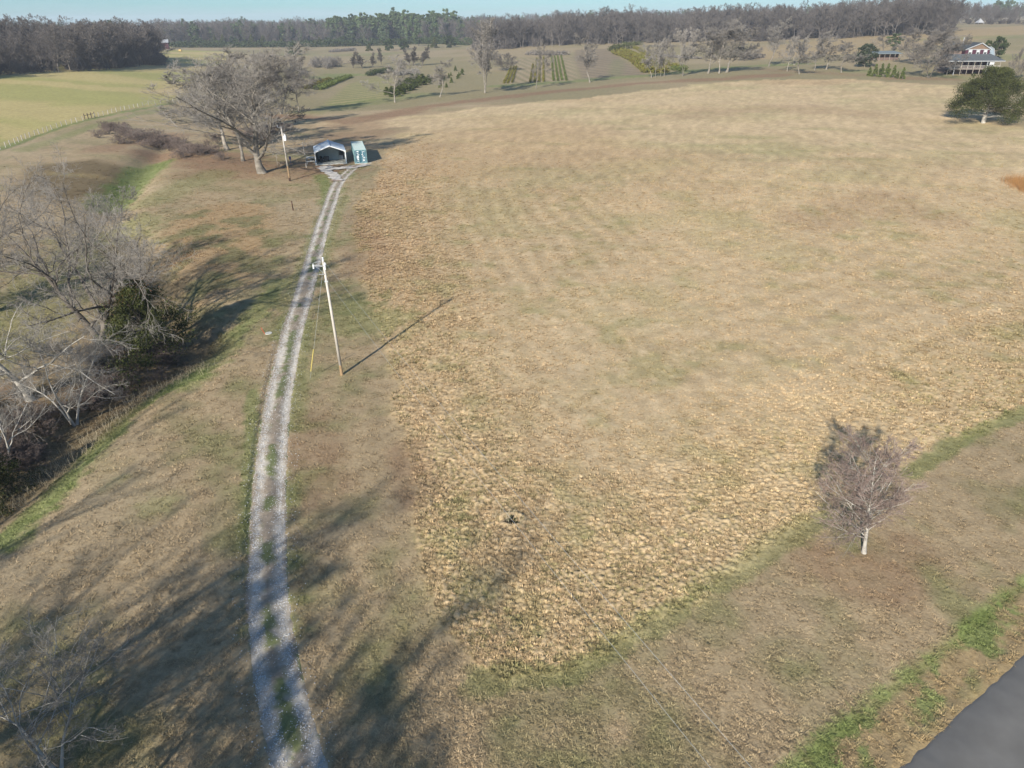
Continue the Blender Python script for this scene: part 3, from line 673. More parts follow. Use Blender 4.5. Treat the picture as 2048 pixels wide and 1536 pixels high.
s = np.where(rs.rand(n) < .5, -.63, .63) + rs.randn(n) * .18; s = np.where(rs.rand(n) < .16, rs.uniform(-1.7, 1.7, n), s)
x = cc[q, 0] + tg[:, 1] * s + rs.randn(n) * .06; y = cc[q, 1] - tg[:, 0] * s + rs.randn(n) * .06
dcl, dzl = drive_col(x, y, s); z = h(x, y) + np.where(np.abs(s) < 1.1, .078 + dzl, .02); v = .34 + .30 * rs.rand(n); cs = np.stack([v * .98, v * .97, v * .95], 1)
sz = .016 + .026 * rs.rand(n) ** 2
gn_scatter('gravel', np.stack([x, y, z], 1), np.stack([sz, sz, sz * .8], 1), rs.rand(n) * 6.28, rs.randint(0, 3, n), [stone_mesh(s) for s in (1, 2, 3)],
           'loose pale limestone gravel in the two wheel tracks of the lane', 'gravel', cs)

# ------------------------------------------------------------------ tree library
lib_tree('hero_a', bark_grey, twig_grey, seed=11, H=21, W=24, r=.36, fork=.13, limbs=11, n2=8, n3=7, n4=7, n5=3, rmin=.0145, spread=(12, 50), wig=.09, lean=-.12)
lib_tree('creek_a', bark_dark, twig_grey, seed=23, H=13, W=17, r=.36, fork=.14, limbs=9, n2=8, n3=7, n4=7, n5=2, rmin=.0095, spread=(30, 75), wig=.17, trunk_split=2, low_droop=.02)
lib_tree('creek_b', bark_pale, twig_pale, seed=31, H=11, W=15, r=.17, fork=.2, limbs=9, n2=7, n3=6, n4=5, n5=2, rmin=.0085, spread=(40, 85), wig=.15, low_droop=.05)
lib_tree('creek_c', bark_pale, twig_pale, seed=37, H=10, W=12, r=.13, fork=.2, limbs=8, n2=7, n3=6, n4=5, n5=1, rmin=.008, spread=(30, 70), wig=.15, trunk_split=3)
lib_tree('open_tree', bark_grey, twig_grey, seed=41, H=16, W=14, r=.26, fork=.2, limbs=9, n2=7, n3=6, n4=5, rmin=.012, spread=(25, 65), wig=.12)
for k, (sp, W, tsp, ln) in enumerate([((25, 62), 15, 1, 0), ((30, 70), 16, 1, .0), ((20, 52), 14, 2, 0), ((25, 58), 11, 1, .14), ((28, 68), 16, 1, 0)]):
    lib_tree('mid_%d' % k, (bark_grey, bark_grey)[k % 2], (twig_grey, twig_grey, twig_grey)[k % 3], seed=50 + k, H=19, W=W, r=.20, fork=.22, limbs=9, n2=7, n3=7, n4=6, n5=3, rmin=.026, spread=sp, wig=.10, trunk_split=tsp, lean=ln)
lib_tree('dark_mid', bark_dark, twig_dark, seed=71, H=14, W=14, r=.2, fork=.08, limbs=10, n2=8, n3=7, n4=6, n5=2, rmin=.028, spread=(20, 62), wig=.10, trunk_split=2)
lib_tree('pear', bark_dark, twig_dark, seed=81, H=9, W=5, r=.12, fork=.12, limbs=14, n2=7, n3=6, n4=5, rmin=.035, spread=(10, 30), wig=.05)
lib_tree('young', bark_pale, twig_red, seed=98, H=8.5, W=6.8, r=.11, fork=.19, limbs=26, n2=8, n3=7, n4=5, n5=1, rmin=.0075, spread=(34, 56), wig=.04, lv=.2)
lib_tree('brush', twig_dark, twig_grey, seed=95, H=3, W=4, r=.04, fork=.05, limbs=7, n2=5, n3=4, n4=4, rmin=.009, spread=(25, 75), wig=.2, trunk_split=4, style='shrub')
lib_tree('brush_red', twig_dark, twig_red, seed=96, H=3, W=4, r=.04, fork=.05, limbs=7, n2=5, n3=4, n4=4, rmin=.012, spread=(25, 75), wig=.2, trunk_split=4, style='shrub')
for k in range(4):
    lib_tree('far_%d' % k, wood_bark, wood_twig, seed=110 + k, H=23, W=(12, 14, 11, 15)[k], r=.17, fork=(.28, .2, .32, .15)[k], limbs=11, n2=6, n3=6, n4=5, rmin=.040, spread=(32, 66), wig=.10)
lib_tree('under', wood_bark, wood_twig, seed=97, H=8, W=9, r=.08, fork=.03, limbs=9, n2=6, n3=5, n4=5, rmin=.05, spread=(20, 75), wig=.2, trunk_split=4, style='shrub')
lib_leafy('cedar_big', bark_pale, cedar_m, 13, 17, seed=3, n=62000, size=.115, shape='cedar', clumps=105, tr_r=.42, base=.13)
lib_leafy('cedar', bark_dark, cedar_m, 8, 6, seed=4, n=3500, size=.28, shape='cone', clumps=50, tr_r=.18, base=.03)
lib_leafy('cedar_round', bark_dark, shrub_m, 8, 7, seed=5, n=4000, size=.28, shape='round', clumps=50, tr_r=.18, base=.03)
lib_leafy('pine', bark_dark, pine_m, 22, 10, seed=6, n=2600, size=.55, shape='pine', clumps=40, tr_r=.25, base=.02)
lib_leafy('pine_b', bark_dark, pine_m, 22, 9, seed=16, n=2600, size=.55, shape='round', clumps=45, tr_r=.25, base=.15)
lib_leafy('arbor', bark_dark, arbor_m, 5, 2.6, seed=7, n=1600, size=.22, shape='cone', clumps=40, tr_r=.08, base=.0, flat=1)
lib_leafy('magnolia', bark_grey, magn_m, 8, 8, seed=8, n=6000, size=.22, shape='round', clumps=90, tr_r=.2, base=.1)
lib_leafy('bush', bark_dark, shrub_m, 2, 2.4, seed=9, n=900, size=.13, shape='round', clumps=24, tr_r=.04, base=.0)
lib_leafy('bush_olive', bark_dark, box_m, 1.6, 1.8, seed=10, n=500, size=.16, shape='round', clumps=18, tr_r=.04, base=.0)
lib_leafy('creek_cedar', bark_dark, cedar_m, 6, 7, seed=12, n=22000, size=.075, shape='cedar', clumps=120, open_=1.2, tr_r=.16, base=.04)

# ------------------------------------------------------------------ woods (masses nobody could count)
def wood(name, poly_px_far, n, label, kinds, meshes, seed, hmul=1.0, poly=None, hvar=.3):
    rs = RS(seed); P = np.array(poly); x0, y0 = P.min(0); x1, y1 = P.max(0); xs = []; ys = []
    while len(xs) < n:
        a = rs.uniform(x0, x1, 4000); b = rs.uniform(y0, y1, 4000); m = poly_sd(a, b, poly) > 0; xs += list(a[m]); ys += list(b[m])
    x = np.array(xs[:n]); y = np.array(ys[:n]); z = h(x, y)
    s = hmul * (1 - hvar / 2 + hvar * rs.rand(n)) * (.62 + .76 * fbm(x / 45, y / 45, seed, 3)); ws = s * (.9 + .5 * rs.rand(n))
    ix = rs.choice(kinds, n)
    return gn_scatter(name, np.stack([x, y, z - .2], 1), np.stack([ws, ws, s], 1), rs.rand(n) * 6.28, ix, meshes, label, 'wood')
def pol(azd, D): a = math.radians(azd); return (D * math.sin(a), D * math.cos(a))
def azu(u, v=110): d = ray(u, v); return math.degrees(math.atan2(d[0], d[1]))
def joined(*names):
    r = []
    for nme in names:
        T, C = LIB[nme][0], LIB[nme][1]; me = bpy.data.meshes.new('wood_tree')
        vt = np.zeros(len(T.vertices) * 3, np.float32); T.vertices.foreach_get('co', vt); vc = np.zeros(len(C.vertices) * 3, np.float32); C.vertices.foreach_get('co', vc)
        ft = np.zeros(len(T.polygons) * 4, np.int32); T.loops.foreach_get('vertex_index', ft); fc = np.zeros(len(C.polygons) * 4, np.int32); C.loops.foreach_get('vertex_index', fc)
        Vv = np.concatenate([vt, vc]).reshape(-1, 3); Ff = np.concatenate([ft.reshape(-1, 4), fc.reshape(-1, 4) + len(vt) // 3])
        mi = np.r_[np.zeros(len(T.polygons)), np.ones(len(C.polygons))]; r.append(mesh_np('wood_tree', Vv, Ff, None, mi=mi, mats=[T.materials[0], C.materials[0]]))
    return r
WM = joined('far_0', 'far_1', 'far_2', 'far_3', 'pine', 'pine_b', 'cedar', 'under')
def pts_wood(specs): return [pol(azu(u), D) for u, D in specs]
wood('west_wood', None, 950, 'dense dark leafless wood along the far edge of the yellow green field', [0, 1, 3, 7, 2, 7], WM, 1, .88, pts_wood([(-700, 300), (-300, 350), (0, 395), (180, 420), (325, 500), (318, 620), (200, 560), (0, 500), (-500, 430), (-900, 400)]))
wood('north_wood', None, 1300, 'distant leafless wood behind the middle pastures', [0, 1, 2, 3, 0, 1, 3, 7, 7, 7, 3, 5], WM, 2, .95, pts_wood([(330, 930), (600, 1000), (960, 960), (1000, 1170), (640, 1240), (300, 1180)]))
wood('pine_wood', None, 240, 'distant stand of green pines rising above the leafless wood', [4, 5], WM, 3, 1.2, pts_wood([(660, 1010), (760, 985), (890, 985), (920, 1090), (670, 1120)]))
wood('ridge_wood', None, 1700, 'tall grey leafless wood on the ridge above the nursery and fields', [0, 1, 2, 3, 7, 7], WM, 4, .92, pts_wood([(945, 640), (1040, 625), (1300, 615), (1480, 605), (1720, 590), (1880, 600), (1900, 760), (1500, 760), (1200, 760), (960, 800)]))
wood('hill_wood', None, 260, 'distant trees on the pale hill crest behind the maroon house', [0, 1, 3, 7], WM, 5, .75, pts_wood([(1885, 860), (2050, 800), (2400, 780), (2400, 950), (1880, 1000)]))
wood('horizon_wood', None, 2200, 'low distant line of woods along the horizon', [0, 1, 2, 3, 5], WM, 6, 1.0, pts_wood([(-500, 1100), (300, 1250), (1000, 1300), (1600, 1300), (2500, 1200), (2900, 1900), (1500, 2300), (300, 2300), (-900, 1700)]))

# ------------------------------------------------------------------ individual trees and shrubs
rt = RS(5)
def put(kind, u, v, vt, wpx, label, group=None, name='bare_tree', cat='tree', rz=None, parts=True, P=None, H=None, W=None):
    T, C, H0, W0 = LIB[kind]
    if P is None: P = g(u, v)
    if H is None: H = height_at(P, vt)
    if W is None: W = wpx * mpp(P)
    e = empty(name, P, rt.rand() * 6.28 if rz is None else rz); e.scale = (W / W0, W / W0, H / H0)
    link('trunk', T, e); link('crown', C, e)
    return tag(e, label, cat, group)

# by the shed
put('hero_a', 527, 346, 92, 300, 'huge bare grey tree left of the utility pole, the largest trunk beside the shed', rz=0)
put('mid_1', 486, 322, 100, 200, 'bare tree with thick dark trunk just left of the huge grey tree', 'bare trees beside the shed')
put('mid_4', 455, 300, 112, 170, 'bare tree at the outer left of the clump beside the shed', 'bare trees beside the shed')
put('mid_0', 598, 224, 112, 120, 'bare tree behind the utility pole at the end of the tree row', 'bare trees along the field edge')
put('mid_2', 563, 228, 100, 120, 'slim bare tree half hidden behind the huge grey tree', 'bare trees along the field edge')
put('dark_mid', 500, 262, 128, 150, 'dark bushy bare tree behind the clump by the shed', 'bare trees beside the shed')
# row along the far side of the field
ROW = [('mid_1', 790, 205, 112, 100, 'wide branched bare tree standing before the block of young evergreens'),
       ('mid_3', 880, 194, 118, 52, 'thin bare tree with evergreen growth at its foot left of the pair of trunks'),
       ('mid_2', 970, 186, 38, 118, 'tall broad bare tree with twin trunks rising above the wood'),
       ('mid_0', 1072, 177, 78, 62, 'bare tree in front of the thin green nursery rows'),
       ('mid_3', 1180, 165, 66, 56, 'leaning bare tree in front of the grey brown field'),
       ('mid_3', 1303, 155, 88, 40, 'leftmost pale trunk of the close group before the olive hedge block'),
       ('mid_0', 1311, 155, 82, 44, 'second pale trunk of the close group before the olive hedge block'),
       ('mid_2', 1321, 153, 78, 44, 'third pale trunk of the close group before the olive hedge block'),
       ('mid_0', 1328, 153, 70, 50, 'darkest rightmost trunk of the close group before the olive hedge block'),
       ('mid_2', 1365, 152, 56, 62, 'pale forked bare tree right of the close group of trunks'),
       ('mid_4', 1416, 147, 46, 78, 'left of three broad dark crowned bare trees above the field edge'),
       ('mid_1', 1438, 147, 36, 88, 'middle one of three broad dark crowned bare trees above the field edge'),
       ('mid_4', 1453, 145, 42, 92, 'right of three broad dark crowned bare trees above the field edge'),
       ('mid_3', 1537, 133, 34, 50, 'tall slender pale tree standing alone before the tan hill field')]
for k, u, v, vt, wp, lb in ROW: put(k, u, v, vt, wp, lb, 'bare trees along the field edge')
YARD = [('mid_0', 1574, 143, 74, 52, 'leftmost small bare tree in the grove left of the dark magnolia'), ('mid_2', 1588, 130, 70, 44, 'pale bare tree at the back left of the grove near the magnolia'),
        ('mid_3', 1599, 148, 76, 60, 'pale trunked bare tree at the front of the grove near the magnolia'), ('mid_1', 1629, 141, 60, 66, 'broad bare tree in the middle of the grove near the magnolia'),
        ('mid_4', 1652, 139, 80, 50, 'small dark trunked tree right of the grove middle'), ('mid_3', 1683, 145, 80, 60, 'rightmost small bare tree of the grove beside the magnolia'),
        ('dark_mid', 1830, 130, 56, 90, 'large bare tree behind the low grey outbuilding'), ('dark_mid', 1857, 156, 70, 96, 'broad brushy bare tree left of the maroon house porch'),
        ('mid_4', 1890, 128, 50, 80, 'tall bare tree touching the left end of the house'), ('mid_1', 1765, 112, 68, 44, 'bare tree behind the dark magnolia'),
        ('dark_mid', 2034, 160, 95, 40, 'dark bare tree at the right edge beside the big cedar'), ('mid_4', 1905, 110, 66, 70, 'bare tree behind the left roof of the house'),
        ('dark_mid', 1488, 122, 85, 42, 'low dark leafless thicket tree right of the three broad trees'), ('dark_mid', 1010, 142, 105, 62, 'round dark leafless tree right of the twin trunk tree'),
        ('dark_mid', 1320, 95, 55, 60, 'dark leafless tree standing at the foot of the ridge wood')]
for k, u, v, vt, wp, lb in YARD: put(k, u, v, vt, wp, lb)
PEAR = [(706, 136, 106, 15, 'leftmost pear shaped bare tree in the low pasture'), (725, 137, 103, 18, 'second pear shaped bare tree from the left in the low pasture'), (745, 135, 104, 13, 'third pear shaped bare tree from the left in the low pasture'),
        (763, 129, 96, 11, 'narrow pear shaped bare tree at the middle of the pasture row'), (820, 131, 98, 13, 'left of three upright bare trees below the cedars'), (827, 132, 92, 17, 'tallest of three upright bare trees below the cedars'),
        (845, 131, 94, 19, 'right of three upright bare trees below the cedars')]
for u, v, vt, wp, lb in PEAR: put('pear', u, v, vt, wp, lb, 'upright bare trees in the pasture', name='pear_tree')

# evergreens
EV = [('cedar_round', 589, 109, 86, 26, 'rounded dark cedar alone at the left end of the middle pasture'), ('cedar', 738, 102, 88, 17, 'small dark cedar at the pasture edge, left of the two large ones'),
      ('cedar_round', 778, 101, 77, 22, 'left of two large dark cedars in the far pasture'), ('cedar_round', 807, 99, 76, 24, 'right of two large dark cedars in the far pasture'),
      ('cedar', 870, 96, 74, 19, 'pointed dark cedar by the gap in the far hedge'), ('cedar_round', 900, 95, 70, 26, 'wide dark cedar at the right end of the far hedge'),
      ('cedar', 888, 83, 68, 14, 'small dark cedar behind the gap in the far hedge'), ('cedar', 760, 103, 95, 7, 'tiny dark cedar between two larger ones in the pasture'),
      ('cedar', 857, 96, 87, 6, 'tiny round cedar next to the far gap'), ('cedar', 640, 91, 74, 16, 'left dark cedar of the hedge below the far pines'), ('cedar_round', 655, 91, 74, 18, 'dark evergreen in the hedge below the pines'),
      ('cedar', 672, 91, 78, 17, 'dark evergreen third along the hedge below the pines'), ('cedar_round', 686, 90, 72, 20, 'rounded evergreen in the middle of the hedge below the pines'), ('cedar_round', 702, 90, 78, 22, 'broad dark evergreen near the right end of the hedge below pines'),
      ('cedar', 615, 92, 80, 14, 'small dark evergreen left of the hedge below the pines'), ('cedar', 565, 92, 74, 16, 'dark evergreen directly behind the great bare crown'), ('cedar', 528, 90, 70, 18, 'dark cedar rising over the great bare crown'),
      ('cedar', 505, 90, 68, 18, 'first of the dark cedars above the great bare crown'), ('cedar_round', 468, 92, 72, 20, 'olive cedar above the left part of the great bare crown'), ('cedar', 448, 92, 68, 16, 'pointed olive cedar above the left part of the great bare crown'),
      ('cedar', 432, 92, 68, 12, 'narrow dark cedar left above the great bare crown'), ('cedar_round', 370, 88, 68, 20, 'olive green cedar right of the dark red barn'), ('cedar', 352, 84, 64, 14, 'light green cedar just right of the dark red barn'), ('cedar', 385, 86, 74, 12, 'small olive cedar farther right of the dark red barn'),
      ('pine', 374, 86, 36, 14, 'lone pine top above the wood behind the red barn'), ('pine', 470, 88, 46, 15, 'left one of two round topped pines in the far wood'), ('pine', 490, 88, 48, 15, 'right one of two round topped pines in the far wood'),
      ('pine_b', 240, 108, 36, 34, 'green pine crown showing above the dark western wood'), ('pine_b', 215, 108, 39, 28, 'lower green crown beside the pine above the western wood'),
      ('pine', 827, 88, 31, 22, 'tallest green pine of the far pine stand'), ('pine_b', 870, 86, 38, 20, 'green pine right of the tallest in the far stand'), ('pine_b', 837, 92, 54, 20, 'green pine low in front of the far stand'),
      ('pine_b', 1715, 72, 28, 15, 'narrow bright green pine before the ridge wood above the magnolia'), ('cedar', 1750, 68, 38, 14, 'dark narrow cedar in the shade of the ridge wood'), ('cedar', 1385, 75, 26, 18, 'dark pine among the bare crowns of the ridge wood'),
      ('pine', 1786, 110, 66, 32, 'thin feathery green pine left of the house behind the outbuilding'), ('cedar_round', 1990, 118, 72, 30, 'dark windswept cedar behind the right end of the house'), ('cedar_round', 1970, 116, 80, 22, 'lower dark cedar against the house gable')]
for k, u, v, vt, wp, lb in EV: put(k, u, v, vt, wp, lb, name='pine_tree' if 'pine' in k else 'cedar_tree')
put('magnolia', 1729, 134, 87, 42, 'dense dark magnolia with rounded crown and brown tinge', name='magnolia_tree')
put('cedar_big', 1966, 246, 132, 150, 'big broad olive green cedar with pale trunk at the right edge', name='cedar_tree', rz=.3)
for q, (u, v, vt, wp, lb) in enumerate([(1738, 152, 134, 13, 'leftmost'), (1749, 153, 127, 14, 'second'), (1761, 154, 126, 15, 'third'), (1773, 154, 126, 15, 'fourth'), (1786, 155, 130, 13, 'fifth'), (1794, 157, 142, 9, 'sixth, smallest'), (1804, 158, 134, 12, 'rightmost, slightly apart')]):
    put('arbor', u, v, vt, wp, lb + ' pointed green arborvitae in the clump below the magnolia', 'arborvitae clump in the yard', name='arborvitae', cat='shrub')
EB_ = [(777, 192), (787, 191), (783, 194), (796, 190), (804, 188), (811, 186), (800, 183), (818, 184), (808, 180), (826, 181), (816, 177), (834, 178), (824, 173), (842, 174), (833, 170), (850, 170), (841, 167), (857, 166), (830, 164), (849, 163), (838, 161), (858, 160)]
OR = ['nearest', 'second', 'third', 'fourth', 'fifth', 'sixth', 'seventh', 'farthest']
for r_, (nm_, a_, b_) in enumerate([('left', (776, 190), (833, 160)), ('middle', (782, 193), (847, 162)), ('right', (794, 192), (859, 164))]):
    for k in range(8):
        t = k / 7; u = a_[0] + (b_[0] - a_[0]) * t + (k * 37 + r_ * 11) % 5 - 2; v = a_[1] + (b_[1] - a_[1]) * t + (k * 17 + r_) % 3 - 1
        put('arbor', u, v, v - 16 + (k + r_) % 3, 22, '%s green evergreen of the %s row in the dense block behind the branched bare tree' % (OR[k], nm_), 'block of planted evergreens', name='evergreen_shrub', cat='shrub')
SB = [(889, 162, 10, 'near the thin bare tree'), (893, 175, 10, 'lowest and nearest the tree row'), (903, 166, 12, 'roundest, in the middle of the strip'), (898, 156, 10, 'on the left side of the strip'), (902, 152, 8, 'left and small beside two others'),
      (915, 158, 10, 'right side, lower of a pair'), (918, 155, 11, 'right side, upper of a pair'), (911, 142, 11, 'topmost left of the strip'), (924, 150, 13, 'tallest at the upper right of the strip'), (881, 175, 14, 'at the foot of the thin bare tree'), (926, 144, 7, 'upper right corner of the strip')]
for u, v, hp, lb in SB: put('arbor', u, v, v - hp, hp * .75, 'small cone shaped evergreen on bare strip, ' + lb, 'young evergreens on the bare strip', name='evergreen_shrub', cat='shrub')

# hedgerows: each planted row is one thing, its bushes joined
def hedge(pts, wd, ht, m, label, group, dens=26, size=.25, seed=1, name='hedge_row'):
    rs = RS(seed); c = resample([tuple(g(u, v)[:2]) for u, v in pts], .5); n = int(len(c) * .5 * dens * wd)
    if n < 10: return
    # lumps at bush spacing, leaf faces around each
    bs = c[::max(1, int(wd * .9))]; bi = rs.randint(0, len(bs), n); q = rs.randn(n, 3); q /= np.linalg.norm(q, axis=1, keepdims=True); q *= rs.rand(n, 1) ** .35
    hh = (.7 + .5 * RS(seed + 1).rand(len(bs)))[bi]
    off = (RS(seed + 2).randn(len(bs), 2) * wd * .08)[bi]
    x = bs[bi, 0] + q[:, 0] * wd * .55 + off[:, 0]; y = bs[bi, 1] + q[:, 1] * wd * .55 + off[:, 1]
    z = h(x, y) + ht * hh * (.42 + .55 * q[:, 2]).clip(0.02)
    p = np.stack([x, y, z], 1); a = rs.randn(n, 3); a /= np.linalg.norm(a, axis=1, keepdims=True); b = np.cross(a, rs.randn(n, 3)); b /= np.linalg.norm(b, axis=1, keepdims=True)
    s = size * (.6 + .8 * rs.rand(n, 1)); V = np.stack([p - a * s, p - b * s * .6, p + a * s, p + b * s * .6], 1).reshape(-1, 3)
    o = link(name, mesh_np(name, V, np.arange(4 * n).reshape(-1, 4), m)); tag(o, label, 'hedge', group); return o
hedge([(612, 178), (660, 160)], 3, 1.6, box_m, 'left low evergreen nursery row behind the shed trees', 'nursery rows behind the shed', seed=1)
hedge([(640, 180), (668, 168), (702, 154)], 2.2, 1.6, arbor_m, 'right low evergreen nursery row behind the shed trees', 'nursery rows behind the shed', seed=2)
hedge([(630, 180), (660, 166), (694, 155)], 2.2, 1.6, arbor_m, 'middle low evergreen nursery row behind the shed trees', 'nursery rows behind the shed', seed=3)
hedge([(738, 152), (760, 147), (785, 143)], 4, 3, shrub_m, 'dark evergreen band behind the branched bare tree', None, seed=4)
hedge([(790, 152), (820, 148), (836, 150)], 4, 3, twig_pale, 'grey leafless shrub band behind the planted evergreen block', None, seed=5)
rowsN = [(1008, 167, 1022, 135), (1015, 167, 1028, 135), (1024, 166, 1033, 134), (1060, 165, 1066, 130), (1069, 165, 1073, 118), (1078, 164, 1079, 115), (1087, 164, 1087, 115), (1107, 162, 1103, 113), (1116, 162, 1109, 113), (1124, 161, 1115, 113), (1133, 161, 1122, 113)]
for k, (a, b, c_, d) in enumerate(rowsN): hedge([(a, b), (c_, d)], .9, 1.1, arbor_m if k > 6 else box_m, 'narrow green nursery row %s in the striped bed' % ['at the far left', 'second on the left', 'third on the left', 'left of the bare tree', 'behind the bare tree', 'just right of the bare tree', 'faint one in the middle', 'first of the four dark rows', 'second of the four dark rows', 'third of the four dark rows', 'last of the four dark rows'][k], 'nursery rows in the striped bed', seed=20 + k, dens=22, size=.2)
for k in range(5): hedge([(1228 + k * 5, 106 - k * .5), (1262 + k * 6, 120), (1294 + k * 9, 146)], 4.2, 2.6, box_m, 'tall olive hedge %s of the slanting block' % ['on the left edge', 'second from the left', 'in the middle', 'second from the right', 'on the right edge'][k], 'slanting olive hedge block', seed=40 + k, dens=11, size=.4)
hedge([(1222, 102), (1240, 98), (1262, 97)], 6, 3.5, cedar_m, 'dark hedge at the top left of the slanting block', None, seed=50, dens=10, size=.4)
hedge([(1250, 92), (1285, 90)], 6, 3, cedar_m, 'dark hedge at the foot of the ridge wood', None, seed=51, dens=10, size=.4)
hedge([(1268, 96), (1310, 118), (1370, 140)], 3, 2, box_m, 'thin yellow green hedge right of the slanting block', None, seed=52, dens=12)
hedge([(1347, 140), (1370, 143)], 4, 2.6, arbor_m, 'bright green shrub bank left of the forked pale tree', None, seed=53, dens=20)
hedge([(1060, 110), (1138, 110)], 6, 3, twig_dark, 'dark brush line at the top of the striped bed', None, seed=54, dens=10, size=.4)
hedge([(1330, 112), (1360, 116), (1400, 118)], 5, 1.2, twig_dark, 'low dark brush right of the slanting hedge', None, seed=55, dens=8, size=.4)
hedge([(668, 104), (707, 102)], 8, 3, twig_dark, 'low dark brush pile in the middle of the far pasture', None, seed=56, dens=8, size=.5)
hedge([(350, 95), (480, 95), (600, 94), (640, 94), (760, 91), (860, 88), (960, 90)], 8, 7, shrub_m, 'dark evergreen hedgerow along the far side of the pasture', None, seed=57, dens=7, size=.7)
hedge([(1490, 118), (1520, 116)], 6, 3, twig_dark, 'low dark brush at the left end of the tan hill field', None, seed=58, dens=22, size=.4)
put('bush', 1898, 148, 140, 20, 'dark clipped bush in front of the house porch', name='bush', cat='bush')

# brush thickets made of leafless shrubs
def brush(u, v, vt, w_, label, group, P=None, H=None, W=None, kind='brush'):
    return put(kind, u, v, vt, w_, label, group, name='bare_shrub', cat='shrub', P=P, H=H, W=W)
def brushes(name, px, n, H, W, label, seed, jit=10, jv=5, kind='brush', H0=3.0, W0=4.0):
    r = RS(seed); pts = np.array(px, float); P = []
    for k in range(n):
        t = r.rand() * (len(px) - 1); i = int(t); p = pts[i] * (1 - t + i) + pts[i + 1] * (t - i); P.append(g(p[0] + r.randn() * jit, p[1] + r.randn() * jv))
    a = H / H0 * (.6 + .7 * r.rand(n)); b = W / W0 * (.8 + .6 * r.rand(n))
    return gn_scatter(name, np.array(P), np.stack([b, b, a], 1), r.rand(n) * 6.28, np.zeros(n, int), joined(kind), label, 'thicket')
brushes('thicket', [(205, 262), (290, 285), (395, 308)], 60, 2.6, 4.6, 'reddish brown leafless thicket left of the great bare trees', 1, 14, 7, 'brush_red')
brushes('thicket', [(640, 134), (672, 132)], 30, 7, 9, 'dark rounded leafless thicket beyond the nursery rows', 2, 12, 2)
brushes('undergrowth', [(-40, 960), (60, 890), (180, 800), (300, 740), (350, 700)], 46, 1.6, 2.6, 'tangled leafless undergrowth along the creek', 3, 20, 20, 'brush_red')
brushes('undergrowth', [(-40, 880), (60, 800), (180, 700), (280, 640)], 30, 1.5, 2.6, 'grey leafless undergrowth on the far side of the creek', 6, 26, 26)
brushes('undergrowth', [(400, 305), (480, 285), (560, 262)], 26, 2.6, 4.5, 'brown leafless undergrowth beneath the great bare trees by the shed', 4, 14, 8, 'brush_red')

# trees along the creek
put('creek_a', 205, 690, 318, 520, 'large dark twisted bare tree with forked trunk leaning over the creek', rz=2.2)
put('creek_b', 62, 800, 500, 470, 'pale slender bare tree with long drooping branches beside the creek', rz=.4)
put('creek_a', -60, 640, 330, 420, 'dark bare tree at the left edge behind the pale drooping tree', rz=4.0)
put('creek_c', 150, 850, 620, 350, 'small many stemmed pale tree at the near side of the creek', rz=1.4)
put('creek_c', 20, 930, 690, 330, 'pale bare tree low at the left edge above the evergreen', rz=3.0)
put('creek_cedar', 300, 712, 560, 170, 'dark evergreen cedar at the foot of the twisted creek tree', name='cedar_tree')
put('creek_cedar', -20, 1010, 900, 130, 'dark evergreen partly cut by the left edge of the frame', name='cedar_tree')
# the line of trees goes on past the lower left corner; their shadows reach across the lane
for k, (kind, x_, y_, H_, W_, lb) in enumerate([
        ('creek_b', -15.2, 12.8, 8.6, 11.5, 'pale bare tree whose crown fills the lower left corner'),
        ('creek_c', -17.5, 17.5, 7.2, 9, 'smaller pale bare tree just above the lower left corner'),
        ('open_tree', -27.0, 6.0, 18.0, 16, 'tall bare tree beyond the lower left corner, seen by its shadow'),
        ('open_tree', -16.0, -1.0, 16.5, 13, 'bare tree beyond the bottom edge whose shadow crosses the lane'),
        ('open_tree', -38.0, 16.0, 16.0, 14, 'bare tree beyond the left edge shading the lower lawn'),
        ('open_tree', -12.5, -4.5, 13.0, 12, 'bare tree beyond the bottom edge whose shadow falls right of the lane'),
        ('mid_1', -24.0, 5.0, 14.5, 13, 'broad bare tree beyond the lower left corner shading the lower lawn'),
        ('mid_3', -17.5, 1.0, 14.0, 11, 'third bare tree beyond the bottom edge, nearest the lane'),
        ('open_tree', -31.0, 0.0, 17.0, 14, 'second tall bare tree beyond the lower left corner')]):
    put(kind, 0, 0, 0, 0, lb, 'bare trees along the near creek', P=np.array([x_, y_, float(h(x_, y_))]), H=H_, W=W_, rz=k * 1.3)
# young tree in the verge
put('young', 1728, 1106, 880, 158, 'young bare maple with white trunk and reddish twigs standing alone on the verge', rz=0).rotation_euler = (0, -.09, 0)

# ------------------------------------------------------------------ shed, container, poles
white_m = mat('white_paint', (.72, .74, .75), rough=.5, noise=(3, .1))
roof_m = mat('ribbed_steel', (.34, .40, .47), rough=.42, metal=.25, noise=(1.2, .15))
wallm = mat('grey_steel_wall', (.30, .35, .35), rough=.55, noise=(1, .12))
darkm = mat('dark_gear', (.02, .022, .024), rough=.6, noise=(3, .3))
conc = mat('concrete', (.42, .42, .38), rough=.9, noise=(1.5, .18))
galv = mat('galvanised', (.45, .47, .48), rough=.4, metal=.4, noise=(4, .15))
wire_m = mat('wire_metal', (.34, .36, .36), rough=.5)
wire_l = mat('wire_light', (.30, .32, .32), rough=.5)
pole_m = mat('weathered_pole', (.40, .37, .33), rough=.9, noise=(1.0, .25), bump=.3)
pole_b = mat('tan_pole_foot', (.30, .205, .115), rough=.9, noise=(2, .3))
pole_k = mat('charred_pole_foot', (.06, .03, .02), rough=.9, noise=(2, .3))
porc = mat('porcelain', (.72, .73, .74), rough=.25)
yel = mat('yellow_plastic', (.52, .42, .12), rough=.4)
blue_m = mat('blue_purple_cloth', (.10, .09, .25), rough=.7)
red_m = mat('red_plastic', (.5, .05, .03), rough=.5)

